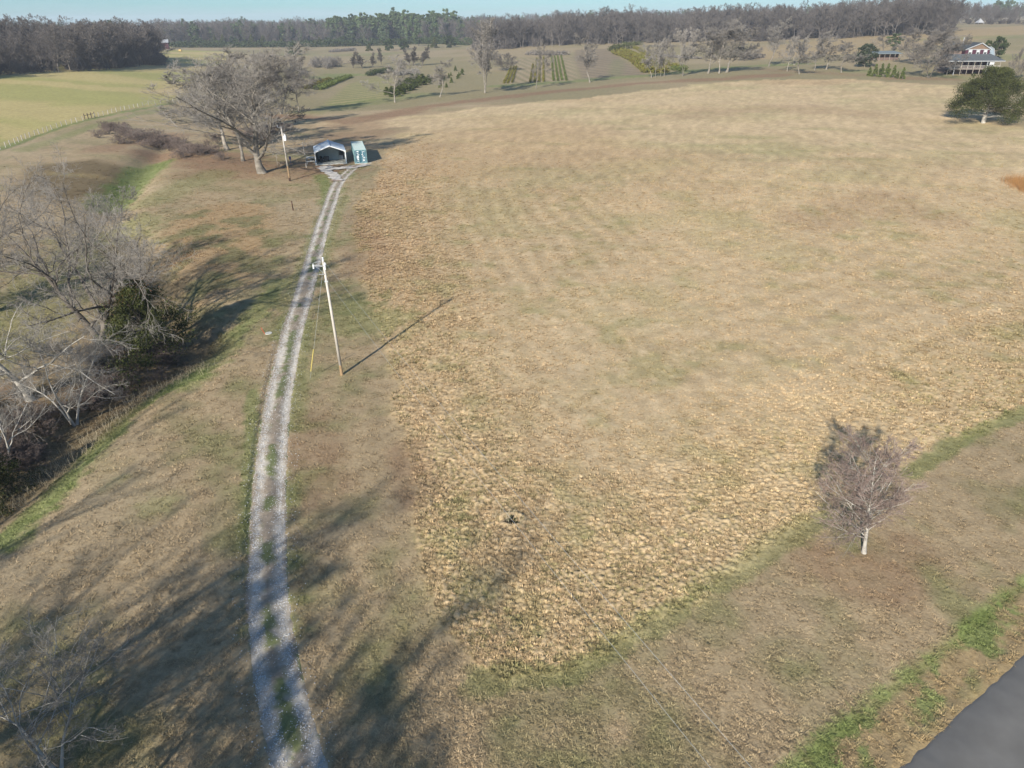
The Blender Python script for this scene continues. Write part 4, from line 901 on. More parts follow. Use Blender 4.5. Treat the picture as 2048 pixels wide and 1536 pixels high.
A = g(633.5, 330.8); B = g(691.7, 325.6); wv = B[:2] - A[:2]; Wd = float(np.linalg.norm(wv)); rzg = math.radians(15)
print('GARAGE', A, B, Wd, math.degrees(math.atan2(wv[1], wv[0])))
gz = max(A[2], B[2]) - .02; mid = (A + B) / 2
gar = tag(empty('garage', (mid[0], mid[1], gz), rzg), 'open fronted ribbed steel garage with blue grey gable roof and white frame', 'garage')
Wg = 5.9; hw = Wg / 2; Lg = 7.6; He, Hr = 2.45, 3.55
MB().box(-hw - .15, hw + .15, -.5, Lg + .1, -.35, .10).build('floor_slab', conc, gar)
def ribbed(p0, p1, y0, y1, n, dep, name, m, parent, along='y'):
    # sheet from p0 to p1 (x,z) with raised ribs; ribs run from p0 to p1
    V = []; F = []; d = Vector((p1[0] - p0[0], 0, p1[1] - p0[1])); nn = Vector((-d.z, 0, d.x)).normalized()
    if nn.z < -.01: nn = -nn
    ys = []; st = (y1 - y0) / n
    for k in range(n):
        b0 = y0 + k * st; ys += [(b0, 0), (b0 + st * .55, 0), (b0 + st * .66, dep), (b0 + st * .88, dep)]
    ys.append((y1, 0))
    for (yy, dz) in ys:
        for p in (p0, p1): V.append(Vector((p[0], yy, p[1])) + nn * dz)
    for k in range(len(ys) - 1): F.append((2 * k, 2 * k + 1, 2 * k + 3, 2 * k + 2))
    n0 = len(V); V += [v - nn * .02 for v in V[:]]; F += [(b + n0, a + n0, d_ + n0, c + n0) for a, b, c, d_ in F]
    return MB().add(V, F).build(name, m, parent)
ribbed((-hw - .12, He - .03), (0, Hr), -.35, Lg + .15, 18, .05, 'roof_panel', roof_m, gar)
ribbed((0, Hr), (hw + .12, He - .03), -.35, Lg + .15, 18, .05, 'roof_panel', roof_m, gar)
MB().beam((0, -.36, Hr + .05), (0, Lg + .16, Hr + .05), .3, .05).build('ridge_cap', roof_m, gar)
for sx in (-1, 1):
    ribbed((sx * hw, .11), (sx * hw, He - .05), .12, Lg, 16, .03, 'side_wall', wallm, gar)
# back wall and inner partition with vertical ribs
bm_ = MB(); n = 22
for k in range(n):
    x0 = -hw + .12 + k * (Wg - .24) / n; x1 = x0 + (Wg - .24) / n * .72; xm = (x0 + x1) / 2
    bm_.box(x0, x1, Lg - .06, Lg - .02, .11, He + (Hr - He) * (1 - abs(xm) / hw) - .08)
bm_.box(-hw + .05, hw - .05, Lg - .02, Lg, .11, He - .06).prism([(-hw + .05, He - .06), (hw - .05, He - .06), (0, Hr - .08)], Lg - .02, Lg)
bm_.build('back_wall', wallm, gar)
pw = MB()
for k in range(12):
    x0 = -2.3 + k * .34; pw.box(x0, x0 + .25, 4.16, 4.20, .11, min(2.9, He + (Hr - He) * (1 - abs(x0 + .12) / hw) - .12))
pw.box(-2.4, 1.85, 4.2, 4.26, .11, 2.35).prism([(-2.4, 2.35), (1.85, 2.35), (1.2, 2.95), (0, 3.35), (-1.2, 2.95)], 4.2, 4.26); pw.build('partition_wall', wallm, gar)
fr = MB().box(-hw - .07, -hw + .07, -.07, .09, .1, He - .25).box(hw - .07, hw + .07, -.07, .09, .1, He - .25)
fr.beam((-hw, 0, He - .27), (-hw + .35, 0, He + .02), .14, .14, (0, 1, 0)).beam((hw, 0, He - .27), (hw - .35, 0, He + .02), .14, .14, (0, 1, 0))
fr.beam((-hw + .33, 0, He + .02), (0, 0, Hr - .1), .14, .14, (0, 1, 0)).beam((hw - .33, 0, He + .02), (0, 0, Hr - .1), .14, .14, (0, 1, 0))
fr.build('frame', white_m, gar)
tr_ = MB().beam((-hw - .14, -.38, He - .06), (0, -.38, Hr - .01), .05, .16, (0, 0, 1)).beam((hw + .14, -.38, He - .06), (0, -.38, Hr - .01), .05, .16, (0, 0, 1)); tr_.build('roof_trim', white_m, gar)
for yy in (2.5, 5.0):
    f2 = MB().beam((-hw + .08, yy, .1), (-hw + .08, yy, He - .3), .07).beam((hw - .08, yy, .1), (hw - .08, yy, He - .3), .07).beam((-hw + .1, yy, He - .12), (0, yy, Hr - .14), .07).beam((hw - .1, yy, He - .12), (0, yy, Hr - .14), .07); f2.build('roof_frame', galv, gar)
# octagonal white sign hanging in the gable
def gpos(x, y, z=.1): c, s = math.cos(rzg), math.sin(rzg); return (mid[0] + x * c - y * s, mid[1] + x * s + y * c, gz + z)
sgn = MB(); sgn.tube([(0, -.03, 0), (0, .03, 0)], .36, 8); o = sgn.build('round_sign', mat('pale_sign', (.62, .60, .56), noise=(6, .35)), loc=gpos(.05, 3.9, 2.72)); o.rotation_euler = (0, 0, rzg); tag(o, 'pale eight sided sign hung high in the garage gable', 'sign')
gear = tag(empty('riding_mower', gpos(-1.75, 2.6), rzg + .3), 'dark riding mower parked inside the garage at the left', 'mower')
MB().box(-.45, .45, -.75, .15, .25, .62).box(-.3, .3, -.95, -.4, .3, .85).build('body', darkm, gear, bevel=.05); MB().box(-.22, .22, .05, .45, .6, .72).box(-.22, .22, .4, .48, .7, 1.1).build('seat', darkm, gear, bevel=.03)
MB().tube([(0, -.25, .8), (0, -.1, 1.05)], .02, 6).tube([(-.15, -.1, 1.05), (.15, -.1, 1.05)], .02, 6).build('steering_wheel', darkm, gear)
for sx in (-1, 1):
    for yy, rr in ((-.7, .18), (.35, .27)): MB().tube([(sx * .36, yy, rr), (sx * .52, yy, rr)], rr, 14).build('wheel', darkm, gear)
gr2 = tag(empty('tool_cart', gpos(-.75, 3.3), rzg), 'black tool chest against the inner garage wall', 'tool chest')
MB().box(-.5, .5, -.25, .25, .12, .95).build('body', darkm, gr2, bevel=.02); MB().box(-.46, .46, -.27, -.25, .2, .4).box(-.46, .46, -.27, -.25, .45, .65).box(-.46, .46, -.27, -.25, .7, .88).build('drawer_front', mat('drawer_grey', (.06, .065, .07), rough=.5), gr2)
for sx in (-1, 1): MB().tube([(sx * .4, -.2, .06), (sx * .4, .2, .06)], .06, 10).build('wheel', darkm, gr2)
fz = tag(empty('chest_freezer', gpos(2.2, 4.9), rzg), 'pale chest freezer in the right rear of the garage', 'freezer'); MB().box(-.45, .45, -.35, .35, .02, .78).build('body', mat('freezer_white', (.5, .52, .55), rough=.4), fz, bevel=.03); MB().box(-.46, .46, -.36, .36, .785, .87).build('lid', white_m, fz, bevel=.02)
wl_ = MB().box(-.09, .09, -.1, .03, 0, .26).tube([(0, -.1, .1), (0, -.22, .05)], .09, 8); o = wl_.build('wall_lamp', galv, loc=gpos(-hw + .02, -.16, 1.9)); o.rotation_euler = (0, 0, rzg); tag(o, 'small lamp fixed to the left front post of the garage', 'lamp')
# tables and panels leaning west of the garage
for k, (x, y, a, w_, l_, z_, lb) in enumerate([(-3.9, 5.9, .1, 1.6, 2.0, .55, 'pale flat panel table behind the garage left wall, the larger upper one'), (-4.3, 4.2, -.15, .9, 1.1, .7, 'grey bench table beside the garage left wall, between two pale panels'), (-4.0, 1.6, .2, 1.5, .8, .5, 'pale flat topped table nearest the garage front corner')]):
    e = tag(empty('panel_table', (gpos(x, y)[0], gpos(x, y)[1], float(h(*gpos(x, y)[:2])))), lb, 'table', 'flat tables beside the garage'); e.rotation_euler = (0, 0, rzg + a)
    MB().box(-w_ / 2, w_ / 2, -l_ / 2, l_ / 2, z_, z_ + .05).build('tabletop', mat('pale_board', (.52, .50, .46), noise=(2, .25)), e)
    for sx in (-1, 1):
        for sy in (-1, 1): MB().box(sx * (w_ / 2 - .06) - .03, sx * (w_ / 2 - .06) + .03, sy * (l_ / 2 - .06) - .03, sy * (l_ / 2 - .06) + .03, -.15, z_ - .003).build('leg', galv, e)

# shipping container
cmat = mat('container_green', (.17, .29, .30), rough=.55, noise=(1.5, .18)); cdoor = mat('container_door', (.045, .125, .165), rough=.5, noise=(3, .3)); rust = mat('rod_steel', (.42, .52, .55), rough=.45, metal=.3); mk = mat('white_marking', (.74, .76, .76), rough=.6)
Ca = g(710.5, 328); Cb = g(734.5, 326); cm = (Ca + Cb) / 2; print('CONT', Ca, Cb, np.linalg.norm(Ca - Cb))
con = tag(empty('shipping_container', (cm[0], cm[1], cm[2] + .03), math.radians(14)), 'pale teal shipping container with white marked doors right of the garage', 'container')
hwc, Lc, Hc = 1.22, 12.0, 2.6
MB().box(-hwc, hwc, .12, Lc, .14, .16).build('floor', darkm, con)
for sx in (-1, 1):
    V = []; F = []; n = 42; st = (Lc - .3) / n
    prof = []
    for k in range(n): b0 = .15 + k * st; prof += [(b0, 0), (b0 + st * .3, 0), (b0 + st * .5, .035), (b0 + st * .8, .035)]
    prof.append((Lc - .15, 0))
    for yy, dd_ in prof: V += [(sx * (hwc - .05 + dd_), yy, .16), (sx * (hwc - .05 + dd_), yy, Hc - .1)]
    F = [(2 * k, 2 * k + 2, 2 * k + 3, 2 * k + 1) for k in range(len(prof) - 1)]; MB().add(V, F).build('side_wall', cmat, con)
V = []; prof = []
for k in range(42): b0 = .15 + k * (Lc - .3) / 42; prof += [(b0, 0), (b0 + .08, 0), (b0 + .12, .02), (b0 + .22, .02)]
prof.append((Lc - .15, 0))
for yy, dz in prof: V += [(-hwc + .06, yy, Hc - .03 + dz), (hwc - .06, yy, Hc - .03 + dz)]
MB().add(V, [(2 * k, 2 * k + 1, 2 * k + 3, 2 * k + 2) for k in range(len(prof) - 1)]).build('roof', mat('container_roof', (.27, .36, .35), rough=.6, noise=(.7, .2), col2=(.33, .36, .33)), con)
MB().box(-hwc + .05, hwc - .05, Lc - .1, Lc - .06, .16, Hc - .05).build('end_wall', cmat, con)
fm = MB()
for sx in (-1, 1):
    for yy in (.02, Lc - .14): fm.box(sx * hwc - .08 * (sx > 0) - .0, sx * hwc + .08 * (sx < 0), yy, yy + .13, 0, Hc)
    fm.box(sx * hwc - .06 * (sx > 0), sx * hwc + .06 * (sx < 0), .15, Lc - .14, .0, .155).box(sx * hwc - .06 * (sx > 0), sx * hwc + .06 * (sx < 0), .15, Lc - .14, Hc - .1, Hc - .005)
fm.box(-hwc + .08, hwc - .08, .03, .13, 0, .13).box(-hwc + .08, hwc - .08, .03, .13, Hc - .12, Hc - .003); fm.build('frame', cmat, con)
for sx in (-1, 1):
    dm = MB(); x0, x1 = (.012, hwc - .085) if sx > 0 else (-hwc + .085, -.012)
    dm.box(x0, x1, .07, .10, .135, Hc - .125)
    for k in range(3): dm.box(x0 + .06, x1 - .06, .035, .068, .2 + k * .8, .2 + k * .8 + .58)
    d = dm.build('door', cdoor, con)
    for fx in (.3, .78):
        xx = sx * hwc * fx; MB().tube([(xx, -.01, .1), (xx, -.01, Hc - .08)], .022, 6).box(xx - .05, xx + .05, -.02, .03, .25, .33).box(xx - .05, xx + .05, -.02, .03, Hc - .4, Hc - .32).build('lock_rod', rust, d)
        MB().box(xx - .02, xx + .26, -.05, -.03, 1.05, 1.09).build('handle', rust, d)
    rsk = RS(int(5 + sx)); mb = MB()
    for r_ in range(7):
        zz = Hc - .38 - r_ * .30; wdt = .12 + .3 * rsk.rand(); xs0 = sx * .52 - wdt / 2 + rsk.randn() * .08; mb.box(xs0, xs0 + wdt, .026, .033, zz, zz + .07 + .09 * rsk.rand())
    if sx < 0: mb.box(-.72, -.42, .020, .025, .98, 1.30)
    mb.build('marking', mk, d)
MB().box(-1.3, 2.0, -.35, -.1, -.12, .06).build('threshold_block', conc, con)
# guy-post with lamp, short posts
def wpole(name, u, v, ut, vt, rb_, rt_, label, cat, foot=None, group=None, fh=.9, sm=None):
    P = g(u, v); H_ = height_at(P, vt); sx = (ut - u) * mpp(P)
    # lean: difference between where a plumb pole's top would show and where it does
    top = P + np.array([0, 0, H_]); q = top - CAMP; uu = 1024 + FPX * q.dot(cR) / q.dot(cF); lean = (ut - uu) * (q.dot(cF) / FPX)
    e = tag(empty(name, P), label, cat, group)
    tp = Vector((lean, 0, H_)); f = fh / H_
    MB().tube([(lean * f, 0, fh), tuple(tp)], [rb_ + (rt_ - rb_) * f, rt_], 12).build('shaft', sm or pole_m, e, smooth=True)
    MB().tube([(0, 0, -.4), (lean * f, 0, fh)], [rb_ * 1.03, rb_ + (rt_ - rb_) * f], 12, False).build('foot', foot or pole_b, e, smooth=True)
    return e, tp, P
pole2, tp2, P2 = wpole('utility_pole', 684, 750, 646, 522, .125, .085, 'tall weathered utility pole leaning by the lane in the middle of the lawn', 'utility pole', group='utility poles')
print('P2', P2, tp2)
x, y, z = tp2
MB().beam((x - .02, -.13, z - .35), (x - .75, -.13, z - .28), .06, .08).beam((x, -.13, z - 1.0), (x - .42, -.13, z - .98), .04, .04).build('bracket', galv, pole2)
def insul(px_, py, pz, parent, tilt=0, L=.34):
    m = MB(); m.tube([(px_, py, pz), (px_, py, pz + L)], [.03, .03], 8)
    for k in range(4): m.tube([(px_, py, pz + .04 + k * .075), (px_, py, pz + .075 + k * .075)], [.075, .035], 10)
    return m.build('insulator', porc, parent)
insul(x - .74, -.13, z - .55, pole2, L=.4); insul(x + .13, -.05, z - .42, pole2); insul(x, 0, z, pole2, L=.3)
MB().tube([(x + .12, -.16, z - .62), (x + .12, -.16, z - .22)], .07, 10).build('cutout_fuse', porc, pole2); MB().box(x - .05, x + .2, -.16, -.08, z - 1.62, z - 1.5).build('neutral_clamp', galv, pole2)
MB().tube([(x - .70, -.13, z - .3), (x - .3, -.2, z - .55), (x - .02, -.15, z - .95)], .012, 5).tube([(x + .13, -.1, z - .1), (x - .2, -.15, z + .02), (x - .7, -.13, z - .1)], .012, 5).build('jumper_wire', wire_m, pole2)
# overhead line to the next pole, behind the camera
def span(name, a, b, sag, r, label):
    r = r * .5
    pts = [(a[0] + (b[0] - a[0]) * t, a[1] + (b[1] - a[1]) * t, a[2] + (b[2] - a[2]) * t - 4 * sag * t * (1 - t)) for t in np.linspace(0, 1, 40)]
    return tag(MB().tube(pts, r, 6).build(name, wire_l), label, 'wire', 'overhead wires')
pt = P2 + np.array(tp2)
def at_h(u, v, z): d = ray(u, v); t = (z - CH) / d[2]; return CAMP + d * t
w1 = at_h(1452, 1536, 8.1); w2 = at_h(1526, 1536, 9.0)
s1 = (pt[0] + .13, pt[1], pt[2] - 1.55); s2 = (pt[0] + .13, pt[1], pt[2] - .12)
def extend(s, w, k): return (s[0] + (w[0] - s[0]) * k, s[1] + (w[1] - s[1]) * k, w[2] + .6)
e1 = extend(s1, w1, 1.75); e2 = extend(s2, w2, 1.75)
span('power_wire', s1, e1, .9, .011, 'lower left one of two overhead wires crossing the verge at the bottom'); span('power_wire', s2, e2, .9, .011, 'upper right one of two overhead wires crossing the verge at the bottom')
ex, ey = (e1[0] + e2[0]) / 2, (e1[1] + e2[1]) / 2
po = tag(empty('utility_pole', (ex, ey, float(h(ex, ey)))), 'utility pole carrying the far end of the overhead wires, outside the frame', 'utility pole', 'utility poles')
MB().tube([(0, 0, -.4), (0, 0, 11)], [.17, .11], 12).build('shaft', pole_m, po, smooth=True); MB().beam((-1, 0, 9.7), (1, 0, 9.7), .09, .1).build('crossarm', pole_m, po)
# guy wire with yellow guard
Gp = g(620, 757); a = pt + np.array([-.05, -.12, -.6]); b = Gp
gw = tag(empty('guy_wire', Gp), 'steel guy wire from the tall pole with long yellow guard', 'guy wire'); rel = a - b
MB().tube([(0, 0, -.1), tuple(rel)], .009, 5).build('wire', wire_m, gw); f0, f1 = .07, .36
MB().tube([tuple(rel * f0), tuple(rel * f1 * .78)], .032, 8).build('guard', yel, gw)
# pole by the garage
pole1, tp1, P1 = wpole('utility_pole', 580, 362, 562, 253, .17, .11, 'utility pole with orange foot and white transformer left of the garage', 'utility pole', foot=pole_b, group='utility poles', fh=2.6)
x, y, z = tp1
MB().tube([(x * .04, 0, -.38), (x * .04, 0, .55)], [.185, .18], 12).build('base_band', pole_k, pole1)
MB().tube([(x * .80 + .38, -.05, z - 2.35), (x * .80 + .38, -.05, z - 1.6)], [.24, .24], 14).tube([(x * .8 + .38, -.05, z - 1.6), (x * .8 + .38, -.05, z - 1.48)], [.24, .12], 14).build('transformer', porc, pole1, smooth=False)
MB().tube([(x * .8 + .3, -.05, z - 1.5), (x * .8 + .3, -.05, z - 1.15)], .05, 8).tube([(x * .8 + .46, -.05, z - 1.5), (x * .8 + .46, -.05, z - 1.25)], .05, 8).build('bushing', porc, pole1)
MB().beam((x * .9, -.1, z - .2), (x * .9 - .6, -.1, z - .1), .05, .07).build('bracket', galv, pole1); insul(x - .6, -.1, z - .05, pole1)
mb = MB().box(-.18, .18, -.12, .12, 1.15, 1.75); mb.box(-.03, .03, .12, .2, -.2, 1.3); o = mb.build('meter_box', blue_m, loc=g(582, 331)); tag(o, 'small dark blue box on a post behind the orange footed pole', 'box')
p3, tp3, P3 = wpole('service_post', 613, 335, 605, 284, .09, .06, 'short grey service post between the utility pole and the garage', 'post', foot=pole_m)
p4, tp4, P4 = wpole('wooden_post', 586.5, 421, 583, 402, .085, .075, 'short dark wooden post on the grass left of the lane', 'post', foot=pole_k, fh=.3, sm=pole_k)
span('service_wire', tuple(P1 + np.array(tp1) + np.array([.1, 0, -1.0])), tuple(P3 + np.array(tp3) + np.array([0, 0, -.1])), .3, .010, 'short service wire from the transformer pole to the grey post')
mk_ = tag(empty('marker_stake', g(530, 668)), 'small leaning red stake beside a pale concrete ring by the lane', 'stake'); MB().tube([(0, 0, -.05), (-.28, .05, .62)], .022, 6).build('shaft', red_m, mk_)
MB().tube([(.3, .1, -.1), (.3, .1, .06)], .32, 14).build('lid', conc, mk_)

# fence along the west field with gate braces
def fence(px, n, hgt, label, wires=True):
    c = resample([tuple(g(u, v)[:2]) for u, v in px], .5); ids = np.linspace(0, len(c) - 1, n).astype(int)
    p0 = c[ids[0]]; e = tag(empty('wire_fence', (p0[0], p0[1], float(h(*p0)))), label, 'fence'); rs = RS(3); prev = None; lines_ = [MB(), MB(), MB()]
    me = None; Q = []
    for i in ids:
        q = np.array([c[i][0], c[i][1], float(h(*c[i]))]) - np.array(e.location); Q.append(q)
        hh = hgt * (.85 + .3 * rs.rand())
        if me is None: me = MB().tube([(0, 0, -.3), (.02, 0, hgt)], .085, 6).build('post', pole_m, e, loc=tuple(q)); me = (me, me.data)[1]
        else: o = link('post', me, e, tuple(q)); o.rotation_euler = (rs.randn() * .05, rs.randn() * .05, rs.rand() * 6)
    w_ = MB()
    for k in range(3): w_.tube([tuple(q + np.array([0, 0, hgt * (.3 + .3 * k)])) for q in Q], .015, 4)
    w_.build('wire', wire_m, e); return e
fence([(-120, 330), (0, 299), (60, 275), (120, 254), (168, 241)], 26, 1.25, 'left stretch of wire fence along the yellow green field, up to the brace posts')
fence([(190, 236), (240, 222), (290, 212), (345, 205), (420, 196)], 24, 1.25, 'right stretch of wire fence running behind the great bare crown')
br = tag(empty('fence_brace', g(179, 238)), 'dark wooden H brace of four posts in the field fence', 'fence brace')
dk = mat('dark_timber', (.10, .075, .06), noise=(2, .3)); a0 = g(170, 239); b0 = g(190, 235); vv = (b0 - a0); 
for k in range(4): q = a0 + vv * k / 3 - np.array(br.location); MB().tube([tuple(q + np.array([0, 0, -.3])), tuple(q + np.array([0, 0, 1.55]))], .12, 8).build('post', dk, br)
q0 = a0 - np.array(br.location); q1 = b0 - np.array(br.location); MB().beam(tuple(q0 + np.array([0, 0, 1.0])), tuple(q1 + np.array([0, 0, 1.1])), .1).build('rail', dk, br)
# creek fence line posts and dry stalks
def stalks(name, px, n, hgt, m, label, seed, spread=.8):
    rs = RS(seed); c = resample([tuple(g(u, v)[:2]) for u, v in px], .3); i = rs.randint(0, len(c), n); x = c[i, 0] + rs.randn(n) * spread; y = c[i, 1] + rs.randn(n) * spread
    P0_ = np.stack([x, y, h(x, y) - .05], 1); D0_ = rs.randn(n, 3) * .3; D0_[:, 2] = 1; D0_ /= np.linalg.norm(D0_, axis=1, keepdims=True)
    P_ = grow(P0_, D0_, hgt * (.4 + .9 * rs.rand(n)), 4, .12, 0, rs); V, F = tube_arr(P_, np.linspace(.012, .004, 4)[None] * np.ones((n, 1)), 3)
    return tag(link(name, mesh_np(name, V, F, m)), label, 'grass', kind='stuff')
stalk_m = mat('dry_stalk', (.46, .40, .28), noise=(.5, .3)); sedge_m = mat('orange_sedge', (.48, .26, .10), noise=(.4, .35), trans=.2)
stalks('dry_weeds', [(0, 1030), (60, 985), (150, 915), (260, 815), (400, 740)], 600, .75, stalk_m, 'pale dry weed stalks along the green creek bank', 1)
stalks('tall_sedge', [(2030, 362), (2070, 385), (2120, 410)], 3600, 1.3, sedge_m, 'clump of tall orange broom sedge at the right edge', 2, 1.1)
stalks('ditch_weeds', [(1000, 1035), (1040, 1040)], 60, .5, stalk_m, 'dry stalks round the dark hollow in the field', 3, .3)
# hollow in the field: weeds inside it
wd = tag(empty('weed_clump', (hole[0] - .1, hole[1], float(h(*hole)) - .35)), 'dark green weed clump growing in the small hollow of the straw field', 'weeds')
V, F = leafy(33, .55, .75, 500, .05, 'round', 14, tr_r=.01, base=0)[1]; link('leaves', mesh_np('leaves', V, F, shrub_m), wd)
# brown leaves still hanging in the creek tree's vine
rs = RS(4); Pv = g(400, 640); 
def vine(u, v, z, label):
    c0 = at_h(u, v, z); n = 900; q = rs.randn(n, 3) * np.array([1.3, .7, .45]); p = c0 + q; p[:, 2] += q[:, 0] * .35; a = rs.randn(n, 3); a /= np.linalg.norm(a, axis=1, keepdims=True); b = np.cross(a, rs.randn(n, 3)); b /= np.linalg.norm(b, axis=1, keepdims=True); s = .045
    V = np.stack([p - a * s, p - b * s * .7, p + a * s, p + b * s * .7], 1).reshape(-1, 3); return tag(link('dead_leaves', mesh_np('dead_leaves', V, np.arange(4 * n).reshape(-1, 4), brown_leaf)), label, 'leaves', kind='stuff')
vine(365, 520, 5.5, 'reddish brown dead leaves on the right branch of the creek tree'); vine(250, 590, 5.0, 'brown dead leaves tangled in the middle of the creek tree')

trim_m = mat('house_trim', (.30, .31, .32), rough=.6, noise=(2, .15))
# ------------------------------------------------------------------ farmhouse
maroon = mat('maroon_siding', (.06, .015, .03), rough=.7, noise=(1.5, .15)); shing = mat('grey_shingles', (.058, .066, .072), rough=.85, noise=(2, .25)); tan_m = mat('tan_gable', (.185, .125, .085), noise=(2, .15)); bwall = mat('pale_blue_siding', (.22, .27, .31), noise=(2, .1))
glass = mat('dark_glass', (.03, .035, .04), rough=.12, spec=.6); deckm = mat('weathered_deck', (.23, .20, .17), noise=(2, .25)); brown_m = mat('brown_siding', (.14, .10, .085), noise=(2, .2))  # the dark brown is the walls' own siding colour
Hp = g(1938, 149); sH = mpp(Hp); print('HOUSE', Hp, sH)
ho = tag(empty('farmhouse', (Hp[0], Hp[1], Hp[2]), math.radians(-8)), 'maroon two storey farmhouse with white windows, gambrel wing and wraparound porch', 'house'); k = sH
def X_(u): return (u - 1938) * k
def Z_(v): return (149 - v) * k * 1.02
yF = 2.5
zd = Z_(138); zp0 = Z_(124); zp1 = Z_(113); ze = Z_(105); za = Z_(94)
wallb = MB().box(X_(1926), X_(1971), yF, yF + 9, 0, ze).build('wall', maroon, ho)
xc = X_(1952.5)
MB().prism([(X_(1926), ze), (X_(1971), ze), (xc, za - .25)], yF, yF + .3).build('gable', tan_m, ho)
rm = MB(); 
for a_, b_ in (((X_(1924), ze - .15), (xc, za)), ((xc, za), (X_(1973.5), ze - .15))): rm.add([(a_[0], yF - .4, a_[1]), (b_[0], yF - .4, b_[1]), (b_[0], yF + 9.5, b_[1]), (a_[0], yF + 9.5, a_[1]), (a_[0], yF - .4, a_[1] + .2), (b_[0], yF - .4, b_[1] + .2), (b_[0], yF + 9.5, b_[1] + .2), (a_[0], yF + 9.5, a_[1] + .2)], [(0, 1, 2, 3), (7, 6, 5, 4), (0, 4, 5, 1), (1, 5, 6, 2), (2, 6, 7, 3), (3, 7, 4, 0)])
rf_ = rm.build('roof', shing, ho)
MB().beam((X_(1924), yF - .44, ze - .1), (xc, yF - .44, za + .05), .06, .28).beam((X_(1973.5), yF - .44, ze - .1), (xc, yF - .44, za + .05), .06, .28).beam((X_(1926), yF - .05, ze), (X_(1971), yF - .05, ze), .08, .22).build('trim', trim_m, ho)
# west wing: roof slope running back-left
MB().box(X_(1903), X_(1925.9), yF + 3, yF + 10, 0, Z_(106)).build('wing_wall', brown_m, ho)
MB().add([(X_(1901), yF + 2.5, Z_(107)), (X_(1927), yF + 2.5, Z_(107)), (X_(1951), yF + 7, Z_(94.5)), (X_(1913), yF + 7, Z_(94.5)), (X_(1901), yF + 11, Z_(106)), (X_(1951), yF + 11, Z_(106))], [(0, 1, 2, 3), (3, 2, 5, 4), (0, 3, 4)]).build('wing_roof', shing, ho)
MB().tube([(X_(1933), yF + 7, Z_(95)), (X_(1933), yF + 7, Z_(86))], .16, 8).tube([(X_(1933), yF + 7, Z_(86.2)), (X_(1933), yF + 7, Z_(85))], .26, 8).build('chimney', trim_m, ho)
MB().prism([(X_(1971.1), 0), (X_(1986.5), 0), (X_(1986.5), Z_(116)), (X_(1982.5), Z_(105)), (X_(1976), Z_(101)), (X_(1971.1), Z_(101.5))], yF + 2, yF + 9).build('gambrel_wall', bwall, ho)
MB().beam((X_(1987), yF + 1.9, Z_(116)), (X_(1982.8), yF + 1.9, Z_(104.6)), .08, .25).beam((X_(1982.8), yF + 1.9, Z_(104.6)), (X_(1975), yF + 1.9, Z_(100.2)), .08, .25).build('gambrel_trim', trim_m, ho)
for u0, u1 in ((1931.5, 1938.5), (1946, 1953), (1959.5, 1966.5)):
    wn = MB().box(X_(u0), X_(u1), yF - .10, yF - .01, Z_(114), Z_(105.6)).build('window', trim_m, ho)
    MB().box(X_(u0 + 1.6), X_(u1 - 1.6), yF - .13, yF - .105, Z_(113), Z_(110)).build('pane', glass, wn); MB().box(X_(u0 + 1.6), X_(u1 - 1.6), yF - .13, yF - .105, Z_(109.6), Z_(107)).build('pane', mat('curtained_pane', (.5, .52, .52), rough=.2), wn)
x0, x1 = X_(1890), X_(1995)
MB().add([(x0, -1.6, zp0), (x1, -1.6, zp0), (X_(1975), yF - .02, zp1), (X_(1904), yF - .02, zp1), (x0, -1.6, zp0 - .15), (x1, -1.6, zp0 - .15), (X_(1975), yF - .02, zp1 - .15), (X_(1904), yF - .02, zp1 - .15), (x0, 9, zp0), (X_(1904), 9, zp1), (x1, 8, zp0), (X_(1975), 8, zp1)], [(0, 1, 2, 3), (7, 6, 5, 4), (0, 4, 5, 1), (3, 9, 8, 0), (1, 10, 11, 2)]).build('porch_roof', shing, ho)
MB().box(x0, x1, -1.72, -1.61, zp0 - .28, zp0 - .02).build('fascia', trim_m, ho)
MB().box(x0 + .3, x1 - 1, -1.5, yF - .01, zd - .3, zd - .02).build('porch_deck', deckm, ho)
for kx in range(9):
    xx = x0 + .6 + kx * (x1 - x0 - 2) / 8; MB().box(xx - .09, xx + .09, -1.45, -1.27, -.6, zp0 - .16).build('porch_post', trim_m if kx in (1, 6, 7) else deckm, ho)
rl = MB().box(x0 + .4, x1 - 1.1, -1.42, -1.34, zd + .92, zd + 1.0)
for kx in range(58): xx = x0 + .5 + kx * (x1 - x0 - 1.8) / 57; rl.box(xx - .03, xx + .03, -1.41, -1.36, zd, zd + .92)
rl.build('railing', mat('pale_rail', (.42, .40, .36)), ho)
for u0 in (1912, 1922, 1934, 1946, 1958):
    wn = MB().box(X_(u0), X_(u0 + 6), yF - .08, yF - .01, zd + .8, zd + 2.3).build('window', trim_m, ho); MB().box(X_(u0 + .7), X_(u0 + 5.3), yF - .11, yF - .085, zd + .95, zd + 2.15).build('pane', glass, wn)
MB().box(X_(1906), X_(1925.5), yF + .5, yF + 2.9, 0, zp0 - .3).build('ground_floor_wall', brown_m, ho)
MB().box(X_(1968), X_(1976), -1.35, -1.25, zd + 1.2, zp0 - .3).build('lattice', mat('lattice_white', (.6, .6, .6), noise=(3, .5)), ho)
put('bush', 1946, 152, 145, 9, 'second clipped bush under the porch rail', name='bush', cat='bush')
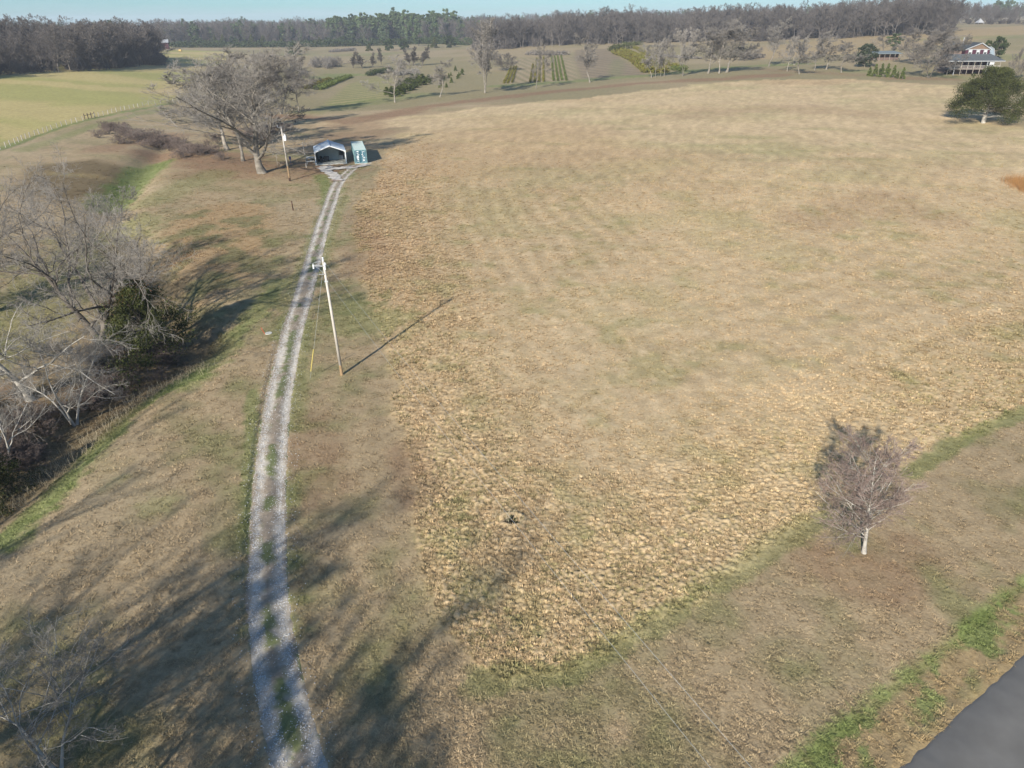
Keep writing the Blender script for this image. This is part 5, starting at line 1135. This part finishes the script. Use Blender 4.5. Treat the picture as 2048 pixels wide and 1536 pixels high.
# low outbuilding
Op = g(1768, 121); ob = tag(empty('outbuilding', Op, math.radians(-4)), 'low grey roofed outbuilding with open front beyond the magnolia', 'shed'); k2 = mpp(Op)
MB().box(-22 * k2, 30 * k2, 2, 8, -.3, 12 * k2).build('wall', brown_m, ob); MB().add([(-24 * k2, -1, 13 * k2), (32 * k2, -1, 13 * k2), (32 * k2, 9, 16 * k2), (-24 * k2, 9, 16 * k2), (-24 * k2, -1, 12 * k2), (32 * k2, -1, 12 * k2), (32 * k2, 9, 15 * k2), (-24 * k2, 9, 15 * k2)], [(0, 1, 2, 3), (7, 6, 5, 4), (0, 4, 5, 1), (1, 5, 6, 2), (2, 6, 7, 3), (3, 7, 4, 0)]).build('roof', mat('pale_tin_roof', (.15, .18, .19), noise=(1, .2)), ob)
for kx in range(6): xx = (-22 + kx * 10) * k2; MB().box(xx, xx + .2, -.8, -.6, -.3, 12 * k2 - .02).build('post', trim_m if kx == 0 else deckm, ob)
# red barn in the west wood
Bp = g(322, 98); bn = tag(empty('barn', Bp, math.radians(20)), 'dark red barn with white metal roof half hidden at the end of the western wood', 'barn'); kb = mpp(Bp)
MB().box(-22 * kb, 15 * kb, 0, 12, -.3, 11 * kb).build('wall', mat('barn_red', (.06, .018, .02), noise=(1, .2)), bn)
MB().add([(-23 * kb, -.6, 11 * kb), (16 * kb, -.6, 11 * kb), (16 * kb, 6, 17 * kb), (-23 * kb, 6, 17 * kb), (16 * kb, 12.6, 11 * kb), (-23 * kb, 12.6, 11 * kb)], [(0, 1, 2, 3), (3, 2, 4, 5), (0, 3, 5), (1, 4, 2)]).build('roof', trim_m, bn)
MB().box(2 * kb, 7 * kb, -.08, -.01, 0, 8 * kb).build('door', mat('barn_door', (.05, .02, .02)), bn)
hb = g(361, 103); tag(MB().tube([(-1.2, 0, .9), (1.2, 0, .9)], .9, 14).build('hay_bale', mat('hay', (.45, .32, .12), noise=(2, .2)), loc=hb), 'small yellow hay bale at the far corner of the yellow green field', 'hay bale')
# white roofed object on the far hill
Wp = g(1962, 49); wt = tag(empty('white_tent', Wp), 'tiny white peaked shelter on the far hill crest', 'tent'); kw = mpp(Wp)
MB().add([(-6 * kw, 0, 1.5), (6 * kw, 0, 1.5), (6 * kw, 6, 1.5), (-6 * kw, 6, 1.5), (0, 3, 5)], [(0, 1, 4), (1, 2, 4), (2, 3, 4), (3, 0, 4)]).build('canopy', trim_m, wt)
for a_ in ((-5.5 * kw, .3), (5.5 * kw, .3), (5.5 * kw, 5.7), (-5.5 * kw, 5.7)): MB().tube([(a_[0], a_[1], -.3), (a_[0], a_[1], 1.55)], .1, 6).build('leg', trim_m, wt)

# ------------------------------------------------------------------ air
hz = mat('haze_air', (1, 1, 1)); t = hz.node_tree; t.nodes.clear(); o_ = t.nodes.new('ShaderNodeOutputMaterial'); pv = t.nodes.new('ShaderNodeVolumePrincipled')
pv.inputs['Color'].default_value = (.80, .88, 1, 1); pv.inputs['Density'].default_value = .00017; pv.inputs['Anisotropy'].default_value = .0
t.links.new(pv.outputs[0], o_.inputs['Volume'])
tag(MB().box(-4500, 4500, -4500, 4500, -12, 62).build('haze', hz), kind='stuff')
